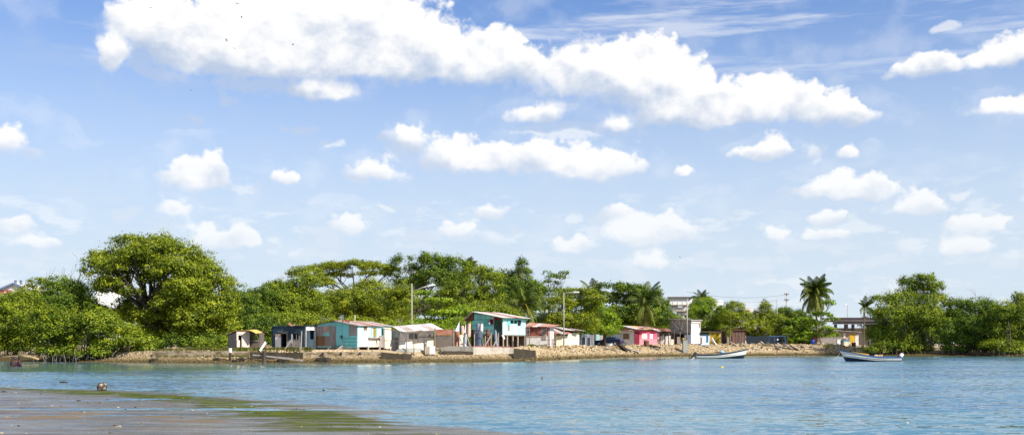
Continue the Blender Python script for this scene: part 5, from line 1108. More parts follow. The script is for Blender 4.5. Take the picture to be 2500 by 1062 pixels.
t = thing('yellow_bucket', W(1668, 831, 160.2), 'small yellow-green bucket on the grey-green box', 'bucket'); MB().lathe([(.12, .06), (.17, .4), (.15, .4), (.10, .1)], W(1668, 831, 160.2), 10).build('body', M['yellow'], t, True)

# --- far structures
t = thing('road_bridge', gp(2075, 232, 1.6), 'dark concrete road bridge crossing behind the low block house', 'bridge'); f = Facade(gp(2030, 232, 1.5), (1, 0, 0), (0, -1, 0)); BR = mat('bridge_dark', (.055, .042, .046), (.04, .034, .038), .6, .8); BG = mat('bridge_beam', (.17, .15, .15), (.10, .09, .10), .6, .8)
f.panel(t, 'parapet', (2036, 2180, 775, 781.5), BR, .2, .5); f.panel(t, 'deck', (2036, 2180, 781.5, 784), BG, -8, .7); f.panel(t, 'girder', (2036, 2180, 786, 791), BG, -1, .3)
for px_ in (2046, 2071, 2089, 2130, 2170): f.panel(t, 'pier', (px_, px_ + 4.5, 791, 842), BG, -3, -2)
f.panel(t, 'lower_wall', (2030, 2180, 800, 842), M['concrete'], -4, -3.6)
f = Facade(gp(1632, 245, 1.8), (1, 0, 0), (0, -1, 0)); t = thing('white_block', gp(1660, 245, 1.8), 'large pale multi-storey building seen above the block building', 'building')
u0, u1, z0, z1 = f.rect(1630, 1696, 726, 842); f.wall(t, 'wall', u0, u1, 0, z1, opens(f, (1655, 1668, 746, 750), (1640, 1652, 760, 766)), M['purewhite'], .4); f.panel(t, 'cornice', (1629, 1690, 724.5, 727), M['greyd'], .0, .6)
f.panel(t, 'side_block', (1696, 1772, 731, 842), M['purewhite'], -12, -3)
for y_ in (738, 743, 748, 753, 758): f.panel(t, 'balcony_rail', (1640, 1676, y_, y_ + .8), M['taupe'], .6, .8)
for px_ in (1640.5, 1652, 1664, 1675): f.panel(t, 'balcony_post', (px_, px_ + .9, 737, 762), M['taupe'], .55, .85)
f.panel(t, 'balcony_slab', (1638, 1678, 757, 760), M['concrete'], .0, 1.5); f.panel(t, 'balcony_slab', (1638, 1678, 743.5, 745), M['concrete'], .0, 1.2)
t = thing('concrete_house', gp(1345, 165, 1.7), 'plain grey concrete house half hidden behind the palm fronds', 'house'); f = Facade(gp(1325, 160, 1.7), (1, -.1, 0), (-.1, -1, 0)); u0, u1, z0, z1 = f.rect(1318, 1350, 767, 842)
f.wall(t, 'wall', u0, u1, 0, z1, opens(f, (1330, 1340, 771, 790)), M['block'], .2); f.panel(t, 'roof_slab', (1312, 1362, 763.5, 767), M['bluish'], -3, .5)
t = thing('tin_house', gp(1830, 215, 1.8), 'pale hip-roofed house roof showing between the trees right of centre', 'house'); c = W(1832, 768, 215)
MB().box(c.x - 3, c.x + 3, 213, 219, 1.5, c.z).build('wall', M['white'], t); MB().add([(c.x - 3.4, 212.6, c.z), (c.x + 3.4, 212.6, c.z), (c.x + 3.4, 219.4, c.z), (c.x - 3.4, 219.4, c.z), (c.x - .4, 216, c.z + 1.5), (c.x + .4, 216, c.z + 1.5)], [(0, 1, 5, 4), (1, 2, 5), (2, 3, 4, 5), (3, 0, 4), (3, 2, 1, 0)]).build('roof', M['zinc'], t)
# gabled white building far left with red lettering
t = thing('gabled_warehouse', gp(35, 190, .8), 'white gabled building with red lettering far left behind the mangroves', 'building'); f = Facade(gp(-60, 190, .8), (1, 0, 0), (0, -1, 0)); gu, gz_ = f.uz(35, 692); u1, z1 = f.uz(82, 712); u0 = 2 * gu - u1; u0 = f.uz(-60, 720)[0]; zl_ = gz_ - (gz_ - z1) * (gu - u0) / (u1 - gu)
f.wall(t, 'wall', u0, gu, 0, gz_, [], M['purewhite'], .3, top=lambda u: gz_ - (gz_ - z1) * abs(gu - u) / (u1 - gu)); f.wall(t, 'wall', gu, u1, 0, gz_, [], M['purewhite'], .3, top=lambda u: gz_ - (gz_ - z1) * abs(gu - u) / (u1 - gu))
GB = mat('gable_blue', (.10, .16, .28), (.14, .2, .3), 2, .6)
for (ua, za, ub, zb_) in ((u0, zl_, gu, gz_), (gu, gz_, u1 + .6, z1 - .15)): MB().beam(f.P(ua, za, .3), f.P(ub, zb_, .3), .5, .32).build('barge_board', GB, t)
for (ua, ub) in ((u0, gu), (gu, u1)): 
    za = gz_ - (gz_ - z1) * abs(gu - ua) / (u1 - gu); zb_ = gz_ - (gz_ - z1) * abs(gu - ub) / (u1 - gu); MB().hexa([f.P(ua, za + .16, .5), f.P(ub, zb_ + .16, .5), f.P(ub, zb_ + .16, -14), f.P(ua, za + .16, -14), f.P(ua, za + .26, .5), f.P(ub, zb_ + .26, .5), f.P(ub, zb_ + .26, -14), f.P(ua, za + .26, -14)]).build('roof', M['zincpale'], t)
for px_ in (37, 50): MB().lathe([(.22, -.3), (.22, .35), (.3, .4), (.28, .5)], W(px_ + 1, 690.5, 186), 8).build('roof_vent', GB, t)
REDL = mat('sign_red', (.55, .03, .06), (.45, .03, .06), 2, .6)
for k_, ch in enumerate('ROCK P'):
    if ch == ' ': continue
    cu = bpy.data.curves.new('letter', 'FONT'); cu.body = ch; cu.size = 1.35; cu.extrude = .03
    tx = bpy.data.objects.new('tmp', cu); col.objects.link(tx); me = bpy.data.meshes.new_from_object(tx.evaluated_get(bpy.context.evaluated_depsgraph_get())); bpy.data.objects.remove(tx)
    me.name = 'letter'; me.materials.clear(); me.materials.append(REDL); lt = bpy.data.objects.new('letter', me); col.objects.link(lt); lt.parent = t
    lt.location = W(0 + 7.6 * k_ + (4 if k_ > 4 else 0), 719.5, 189.9) - Vector(t['_w']); lt.rotation_euler = (R(90), 0, 0)
f = Facade(gp(235, 150, 1), (1, 0, 0), (0, -1, 0)); t = thing('white_house', gp(262, 150, 1), 'white wall glimpsed through the limbs of the tallest tree', 'house'); u0, u1, z0, z1 = f.rect(232, 292, 700, 842); f.wall(t, 'wall', u0, u1, 0, z1, opens(f, (252, 262, 745, 765)), M['purewhite'], .3); f.panel(t, 'roof', (228, 296, 696, 700), M['zincpale'], -5, .5)

# --- lamps, poles, wires
def lamp(px, ytop, d, arm, lab, rad=.10, name='street_lamp'):
    z0 = gz(px, d); t = thing(name, gp(px, d, z0), lab, 'street lamp'); b_ = gp(px, d, z0 - .2); tp = W(px, ytop, d); MB().tube([b_, tp], [rad, rad * .62], 8).build('pole', M['pole'], t, True)
    if arm:
        (x0, y0), (x1, y1) = arm; p, q = W(x0, y0, d), W(x1, y1, d - .5); MB().tube([p, p.lerp(q, .5) + Vector((0, 0, .12)), q], .045).build('arm', M['zinc'], t, True)
        hv = (q - p).normalized(); hv.z *= .3; hv.normalize(); sd = hv.cross(Vector((0, 0, 1))); V = []
        for (k, w_, z_) in ((-.1, .06, .05), (.25, .17, .12), (.75, .15, .10), (.95, .05, .02)): V += [q + hv * k + sd * w_ + Vector((0, 0, -.06)), q + hv * k + sd * w_ * .7 + Vector((0, 0, z_)), q + hv * k - sd * w_ * .7 + Vector((0, 0, z_)), q + hv * k - sd * w_ + Vector((0, 0, -.06))]
        Fc = [(3, 2, 1, 0), (12, 13, 14, 15)]
        for i in range(3):
            for k in range(4): Fc.append((i * 4 + k, i * 4 + (k + 1) % 4, (i + 1) * 4 + (k + 1) % 4, (i + 1) * 4 + k))
        MB().add(V, Fc).build('lamp_head', M['purewhite'], t)
    return t
lamp(1005.5, 692, 115, ((1006, 715), (1044, 698)), 'tall street lamp with long arm above the lean-to shack'); lamp(1376.5, 714, 134.5, ((1377, 718), (1398, 714)), 'street lamp standing before the cream-walled shack', .10)
lamp(1677.5, 729, 166, None, 'plain tall pole in front of the grey block building', .11, 'utility_pole')
lamp(1318.5, 741, 150, None, 'thin pale pole beside the yellow-green palm', .06, 'thin_pole'); lamp(2069.5, 745, 238, ((2069.5, 746), (2067, 744)), 'small far lamp post above the bridge', .12)
lamp(2103.5, 762, 236, None, 'short thin post on the bridge beside the palm tuft', .1, 'thin_pole')
def cross_pole(px, ytop, d, ys, lab):
    t = lamp(px, ytop, d, None, lab, .17, 'utility_pole')
    for y_ in ys:
        MB().beam(W(px - 5, y_, d - .15), W(px + 5, y_, d - .15), .14).build('crossarm', M['post'], t)
        for k in (-4.5, -1.5, 1.5, 4.5): MB().lathe([(.05, 0), (.09, .08), (.05, .3)], W(px + k, y_ - .5, d - .15), 6).build('insulator', M['post'], t)
cross_pole(1920, 716, 232, (719, 733), 'distant utility pole with two crossarms left of the tallest palm'); lamp(1897, 731, 205, ((1896, 737), (1868, 735)), 'leaning utility pole with a lamp arm over the bamboo', .14, 'utility_pole')
def wire(pts, lab, r=.018, sag=.5):
    P_ = [W(*p) for p in pts]; out = []
    for a, b in zip(P_[:-1], P_[1:]):
        for i in range(12): t_ = i / 12; out.append(a.lerp(b, t_) - Vector((0, 0, sag * 4 * t_ * (1 - t_))))
    out.append(P_[-1]); o = solo('power_line', MB().tube(out, r, 4), M['iron'], lab, 'cable')
wire([(1005.5, 695, 115), (1200, 745, 126), (1376, 717, 134.5)], 'overhead cable strung between the two street lamps'); wire([(1376, 717, 134.5), (1677, 731, 166)], 'overhead cable from the second lamp to the plain pole'); wire([(1677, 730, 166), (1897, 733, 205)], 'overhead cable from the plain pole to the leaning pole'); wire([(1677, 712, 220), (1920, 719, 232)], 'long high cable reaching the crossarm pole', .025, 1)

# ------------------------------------------------------------------ shore works
def wallseg(name, lab, pts, m, th=.5, cat='wall', cap=None):
    pts = [(p, Dw(p) + (.5 if 'jutting' in lab else 1.1 if 'black stained' in lab else 1.7 if 'stained' in lab else 2.55 if 'pier' in name or 'course' in name else 2.9), y, z) for p, d, y, z in pts]
    if pts[-1][0] - pts[0][0] > 20:
        random.seed(int(pts[0][0]))
        xs = np.arange(pts[0][0], pts[-1][0], 4.0).tolist() + [pts[-1][0]]; q = list(zip(*pts))
        pts = [(x, float(np.interp(x, q[0], q[1])), float(np.interp(x, q[0], q[2])) + random.uniform(-.5, .9), float(np.interp(x, q[0], q[3]))) for x in xs]
    """pts: (px, d, y_top, z_bottom) along the wall"""
    t = thing(name, gp(pts[0][0], pts[0][1], 0), lab, cat); V = []; Fc = []
    for (px, d, yt, zb_) in pts:
        a = W(px, yt, d); V += [Vector((a.x, a.y, zb_)), a, a + Vector((0, th, .0)), Vector((a.x, a.y + th, zb_))]
    for i in range(len(pts) - 1):
        for k in range(4): Fc.append((i * 4 + k, i * 4 + (k + 1) % 4, (i + 1) * 4 + (k + 1) % 4, (i + 1) * 4 + k))
    Fc += [(0, 1, 2, 3), tuple((len(pts) - 1) * 4 + k for k in (3, 2, 1, 0))]; MB().add(V, Fc).build('wall_body', m, t)
    if cap:
        V = []
        for (px, d, yt, zb_) in pts: a = W(px, yt, d); V += [a + Vector((0, -.06, .003)), a + Vector((0, -.06, .07)), a + Vector((0, th + .05, .07)), a + Vector((0, th + .05, .003))]
        MB().add(V, Fc).build('coping', cap, t)
    return t
LEDGE = mat('ledge_concrete', (.40, .32, .22), (.15, .11, .06), 1.3, .95, .5, (1, 1, 2.2), .2, 0, (.07, .05, .03), .42, .6)
wallseg('quay_ledge', 'long low concrete ledge in front of the tallest tree and privy', [(372, 104.2, 857, .3), (450, 103.8, 856.5, .3), (560, 103.3, 857, .3), (612, 103.2, 857.5, .3)], LEDGE, .9)
wallseg('quay_wall', 'dark stained wall segment behind the dark mooring post', [(610, 103.0, 859, .2), (660, 102.7, 859.5, .2), (737, 102.6, 860.5, .1)], M['concd'], .6)
wallseg('quay_ledge', 'pale crumbling ledge in front of the patchwork house', [(737, 103.4, 858.5, .2), (800, 103.6, 858.5, .2), (870, 104, 858.5, .2), (932, 104.2, 858, .2)], LEDGE, .9)
for px_, w_ in ((785, 'leftmost'), (830, 'middle'), (876, 'rightmost')): wallseg('wall_pier', w_ + ' of the three short dark piers in the pale crumbling ledge', [(px_, 103.1, 859.5, .2), (px_ + 4, 103.1, 859.5, .2)], M['concd'], .4, 'pier')['group'] = 'piers of the pale ledge'
wallseg('quay_wall', 'black stained low wall in front of the white lean-to shack', [(930, 105.2, 859, .2), (960, 104.8, 862, .1), (1004, 104.4, 864, .05)], M['concd'], .6)
wallseg('retaining_wall', 'grey two-course concrete wall below the scrap sheets', [(1078, 109.6, 848, .3), (1100, 109.6, 844, .3), (1155, 110.4, 845, .2)], paint('wall_grey', (.22, .20, .165), (.13, .115, .09), .9), .6)
wallseg('retaining_wall', 'concrete wall with sunlight painted in pale below the stilt house', [(1155.5, 110.5, 845, .2), (1200, 111.9, 846, .2), (1254, 114.2, 847, .2)], M['concrete'], .6, cap=M['brick'])  # paler concrete puts the sunlight on this face into its colour
wallseg('retaining_wall', 'dark stained concrete block wall jutting out below the brick house', [(1254, 114.4, 850, .1), (1285, 115, 853, .05), (1308, 115.6, 855, .0)], M['concd'], 1.2)
wallseg('wall_course', 'thin lower course at the foot of the grey two-course wall', [(1082, 109.3, 856, .3), (1155, 110.1, 857.5, .1)], M['concd'], .3)
def post(px, d, y0, r, m, lab, cap=None, group=None):
    z0 = min(gz(px, d), W(px, y0, d).z - .2) - .3; t = thing('mooring_post', gp(px, d, z0 + .2), lab, 'post'); tp = W(px, y0, d); MB().tube([gp(px, d, z0), tp], [r, r * .92], 8).build('shaft', m, t)
    if cap: MB().tube([tp + Vector((0, 0, -.42)), tp + Vector((0, 0, .02))], r * 1.35, 8).build('cap', cap, t)
post(562, 101.2, 850, .13, M['concd'], 'white-capped mooring post in front of the small privy', M['white']); post(645, 100.6, 856, .22, paint('post_dark', (.06, .045, .04), (.1, .08, .06)), 'thick dark mooring post at the water line'); 
post(613, 104.6, 850.5, .2, M['concrete'], 'stubby concrete bollard on the ledge by the privy'); post(701.5, 105, 853.2, .2, M['concrete'], 'stubby concrete bollard in front of the dark blue house')
for (px_, d_, y0, x1, lab) in ((712, 104.8, 815, 712.5, 'upright weathered post in front of the dark blue house window'), (731, 104.6, 820, 730.5, 'short upright pole left of the tallest pole'), (733.5, 103.8, 807.5, 736.5, 'tallest thin pole in front of the dark blue house')):
    solo('timber_post', MB().tube([gp(px_, d_, gz(px_, d_) - .1), W(x1, y0, d_)], .07, 6), M['postl'] if px_ != 731 else M['post'], lab, 'post')
solo('timber_prop', MB().beam(W(694.5, 853, 104.5), W(711.5, 829, 104.8), .08), M['grey'], 'thin brace leaning on the weathered post', 'timber'); solo('white_plank', MB().beam(W(634.5, 856, 103.6), W(648.5, 835, 104.2), .06, .22), M['purewhite'], 'white plank leaning upright beside the dark annex', 'plank'); solo('timber_post', MB().tube([gp(648, 104.4, 1.1), W(648, 831, 104.4)], .05, 6), M['post'], 'thin stick holding up the white plank', 'post')
for (x0, x1, y, m_, lab) in ((642, 660, 848.5, 'rust', 'rusty sheet lying on the grass left of the white door'), (659, 675, 850, 'greyd', 'dark broken board lying by the white door')): scrap([(x0, y + 2.5), (x1, y + 3), (x1 - 2, y), (x0 + 4, y - 1.5)], 104.5, M[m_], lab)
for (x0, y0, x1, y1, d_, lab) in ((617, 866, 715, 875, 101.2, 'long grey timber beam lying on the stones by the dark mooring post'), (655, 870, 740, 880, 100.6, 'long thin timber half in the water below the dark wall')): solo('timber_beam', MB().beam(W(x0, y0, d_), W(x1, y1, d_ - .3), .13), M['grey'], lab, 'timber')
# lattice block panel on the bank
t = thing('lattice_panel', gp(1390, 137.5, .8), 'latticed breeze-block panel on two legs on the stone bank', 'panel')
for i in range(8):
    for j in range(3):
        p, q = W(1373.5 + i * 4, 851 + j * 3.4, 137), W(1377.2 + i * 4, 854.2 + j * 3.4, 137); w_ = .05
        mb = MB()
        if (i + j) % 2: mb.box(p.x, q.x, 137, 137.2, q.z, p.z)
        else:
            mb.box(p.x, q.x, 137, 137.2, p.z - w_, p.z); mb.box(p.x, p.x + w_, 137, 137.2, q.z, p.z - w_)
        mb.build('lattice_block', M['block'] if (i + j) % 2 else M['concd'], t)
for px_ in (1382.5, 1404.5): MB().beam(gp(px_, 137, .05), W(px_, 861, 137), .16).build('leg', M['concd'], t)

# ------------------------------------------------------------------ stones
def stone_proto(seed, n=2, boxy=.5):
    import bmesh
    bm = bmesh.new(); bmesh.ops.create_icosphere(bm, subdivisions=1, radius=1); r_ = random.Random(seed)
    for v in bm.verts:
        v.co *= r_.uniform(.72, 1.12); m_ = max(abs(v.co.x), abs(v.co.y), abs(v.co.z)); v.co = v.co.lerp(v.co / m_ * .8, boxy)
    V = np.array([v.co[:] for v in bm.verts]); Fc = np.array([[v.index for v in f.verts] for f in bm.faces]); bm.free(); return V, Fc
PROTO = [stone_proto(i) for i in range(6)]
def stone_mat(nm, a, b, c):
    m = bpy.data.materials.new(nm); m.use_nodes = True; N = m.node_tree.nodes; L = m.node_tree.links; bs = N['Principled BSDF']; bs.inputs['Roughness'].default_value = .9; bs.inputs['Specular IOR Level'].default_value = .2
    at = N.new('ShaderNodeAttribute'); at.attribute_name = 'tint'; r = N.new('ShaderNodeValToRGB'); L.new(at.outputs['Fac'], r.inputs[0]); e = r.color_ramp.elements; e[0].color = (*a, 1); e[1].color = (*c, 1); k = e.new(.5); k.color = (*b, 1)
    n = N.new('ShaderNodeTexNoise'); n.inputs['Scale'].default_value = 4; n.inputs['Detail'].default_value = 6; tc = N.new('ShaderNodeTexCoord'); L.new(tc.outputs['Object'], n.inputs['Vector'])
    mr = N.new('ShaderNodeMapRange'); L.new(n.outputs[0], mr.inputs[0]); mr.inputs[3].default_value = .55; mr.inputs[4].default_value = 1.35; mx = N.new('ShaderNodeMix'); mx.data_type = 'RGBA'; mx.blend_type = 'MULTIPLY'; mx.inputs[0].default_value = 1; L.new(r.outputs[0], mx.inputs[6]); L.new(mr.outputs[0], mx.inputs[7]); L.new(mx.outputs[2], bs.inputs['Base Color'])
    return m
STONE = stone_mat('rubble_stone', (.055, .040, .016), (.36, .265, .135), (.66, .55, .37))
def scatter(name, lab, n, fpx, ft, fs, ftint, kind='stuff', cat='rubble'):
    V, Fc, T = [], [], []; o = 0
    px = fpx(n); t = ft(n); d = interp(px, WL) + t; z = ground_z(px, d); X = (px - 1250) / FPX * d; s_ = fs(n)
    for i in range(n):
        v, f = PROTO[i % 6]; q = rng.normal(size=4); q /= np.linalg.norm(q); a, b, c, e_ = q
        Rm = np.array([[1 - 2 * (c * c + e_ * e_), 2 * (b * c - a * e_), 2 * (b * e_ + a * c)], [2 * (b * c + a * e_), 1 - 2 * (b * b + e_ * e_), 2 * (c * e_ - a * b)], [2 * (b * e_ - a * c), 2 * (c * e_ + a * b), 1 - 2 * (b * b + c * c)]])
        sc3 = s_[i] * np.array([1, .75, .45]) * rng.uniform(.7, 1.3, 3); V.append((v * sc3) @ Rm.T + [X[i], d[i], z[i] + s_[i] * .12]); Fc.append(f + o); o += len(v)
        T.append(np.full(len(v), ftint(px[i], t[i], z[i])))
    me = bpy.data.meshes.new(name); me.from_pydata(np.concatenate(V).tolist(), [], np.concatenate(Fc).tolist()); me.update(); at = me.attributes.new('tint', 'FLOAT', 'POINT'); at.data.foreach_set('value', np.clip(np.concatenate(T), 0, 1).astype(np.float32)); me.materials.append(STONE)
    ob = bpy.data.objects.new(name, me); col.objects.link(ob); return tag(ob, lab, cat, None, kind)
def tint_(px, t, z): return (.50 + .30 * rng.normal()) * (.25 + .75 * min(1, max(0, (z - .12) / .38)))
scatter('rubble', 'small broken stones and rubble along the right bank', 14000, lambda n: rng.uniform(1270, 2110, n), lambda n: rng.uniform(-.3, 10, n), lambda n: .035 + .20 * rng.random(n) ** 4.5, tint_)
scatter('shingle', 'shingle and stones on the left shore', 9000, lambda n: rng.uniform(210, 1330, n), lambda n: rng.uniform(-.4, 3.1, n), lambda n: .025 + .10 * rng.random(n) ** 3.5, lambda p, t, z: tint_(p, t, z) * .9)
scatter('shingle', 'stone spit at the foot of the right-hand mangroves', 500, lambda n: rng.uniform(2385, 2560, n), lambda n: rng.uniform(-.5, 2.5, n), lambda n: .08 + .22 * rng.random(n) ** 2, tint_)
def slab(px, t, L_, w_, th, yaw, tilt, tint, lab, grp=None, name='broken_slab', m=None):
    d = Dw(px) + t; z = gz(px, d); mb = MB(); r_ = random.Random(px * 7 + int(t * 10)); V = []
    for k, zz in ((1, -.5), (1, .5)):
        for (a, b) in ((-.5, -.5), (.5, -.5), (.5, .5), (-.5, .5)): V.append((a * L_ * r_.uniform(.8, 1.1), b * w_ * r_.uniform(.8, 1.1), zz * th))
    o = MB().hexa(V).build(name, m or M['concrete'], None); o.location = gp(px, d, z + .12 + abs(math.sin(R(tilt))) * L_ * .3); o.rotation_euler = (R(r_.uniform(-12, 12)), R(tilt), R(yaw)); return tag(o, lab, 'slab' if 'slab' in name else 'boulder', grp)
GS = 'broken slabs in the rubble bank'; LS = 'broken concrete slab lying in the rubble of the right bank'
for k, (px_, t_, L_, ti) in enumerate(((1535, 3, 1.6, 25), (1552, 2.2, 1.8, 15), (1600, 3, 1.5, -10), (1790, 6, 1.7, 30), (1815, 5.5, 1.5, 28), (1862, 6, 1.5, 35), (1880, 5, 1.7, 38), (1905, 4.5, 1.8, 40), (1925, 3.5, 2.4, 32), (1940, 3, 2.2, 28), (1960, 4.2, 1.5, 30), (1985, 4, 1.4, 20), (1900, 3, 1.5, 25), (1845, 3.2, 1.4, 18), (2000, 6, 1.4, 24), (1480, 5, 1.6, 10), (1440, 5.4, 1.4, -8), (1310, 6, 1.8, 12), (1325, 6.3, 1.6, -10), (1500, 3.2, 1.4, 6))):
    slab(px_, t_, L_ * .72, L_ * .4, .14, (k * 37) % 50 - 25, ti, .7, LS, GS, m=M['concrete'] if k % 3 else M['taupe'])
slab(1742, 7.0, 1.5, .7, .14, 10, 58, .9, 'white slab standing tilted on the rubble near the yellow gate', m=M['purewhite'])
slab(1520, 3.8, 1.7, .8, .3, 20, 35, .2, 'dark timber-like block stuck in the bank before the white shop wall', m=M['concd']); slab(1595, 4.2, 2.2, 1.0, .3, 10, 12, .2, 'dark flat slab in the bank before the magenta shop', m=M['concd'])
for (px_, t_, L_, lab) in ((375, .6, .9, 'dark pointed boulder at the water line below the tallest tree'), (530, 1.2, .8, 'dark boulder on the left shore near the white-capped post'), (590, 1.0, 1.1, 'pale flat boulder left of the dark mooring post'), (575, .6, .7, 'small dark boulder below the white-capped post'), (690, .5, 1.2, 'low dark boulder right of the dark mooring post'), (790, .5, 1.6, 'long dark weedy boulder below the patchwork house')):
    v, fc = PROTO[px_ % 6]; d_ = Dw(px_) + t_; o = MB().add([tuple(q * np.array([L_ * .6, L_ * .4, L_ * .3])) for q in v], [tuple(f) for f in fc.tolist()]).build('boulder', M['concd'] if 'dark' in lab else M['concrete']); o.location = gp(px_, d_, gz(px_, d_) + .1); tag(o, lab, 'boulder')
# driftwood log by the bathers
o = MB().tube([W(47, 869.5, 102), W(62, 870.5, 101.6), (W(80, 873.5, 101)), W(94, 876.5, 100.6)], [.17, .19, .17, .10], 9); solo('driftwood_log', o, mat('log_tan', (.46, .33, .15), (.30, .19, .08), 3, .9, .3), 'thick pale driftwood log lying on the mud behind the bathers', 'log', smooth=True)

# grass on the ledge
def grass():
    n = 5000; seg = [(380, 560, 3.6), (540, 640, 3.8), (560, 600, 3.6), (700, 760, 4.2), (470, 560, 5), (640, 700, 4.4), (1290, 1330, 6.5)]
    k = rng.integers(0, len(seg), n); px = np.array([rng.uniform(seg[i][0], seg[i][1]) for i in k]); t = np.array([seg[i][2] for i in k]) + rng.normal(size=n) * .5; d = interp(px, WL) + t; z = ground_z(px, d)
    P_ = np.stack([(px - 1250) / FPX * d, d, z + .10], -1); hh = .2 + .35 * rng.random(n) * (fbm(px * .06, t, 2, 4) * 1.6)
    root = bpy.data.objects.new('tmp', None); root['_w'] = (0, 0, 0); Nn = rng.normal(size=(n, 3)); Nn[:, 2] *= .3; Nn /= np.linalg.norm(Nn, axis=1, keepdims=True)
    o = leaves_mesh('grass', P_ + [0, 0, .05], Nn, hh, .5 + .25 * rng.normal(size=n), LEAF['grass'], root, .3); o.parent = None; bpy.data.objects.remove(root); tag(o, 'dry green grass along the top of the ledge', 'grass', kind='stuff')
grass()
# dead fronds heap at the right of the bank
root = thing('frond_heap', gp(2030, 173, gz(2030, 173)), 'heap of dead palm fronds at the end of the rubble bank', 'heap')
for k in range(14):
    o = bpy.data.objects.new('dead_frond', frond('down')); col.objects.link(o); o.parent = root; o.location = (random.uniform(-2, 2), random.uniform(-.5, .5), random.uniform(.5, 1.2)); o.rotation_euler = (random.uniform(-.3, .3), 0, random.uniform(0, 6.28)); o.scale = (.42,) * 3

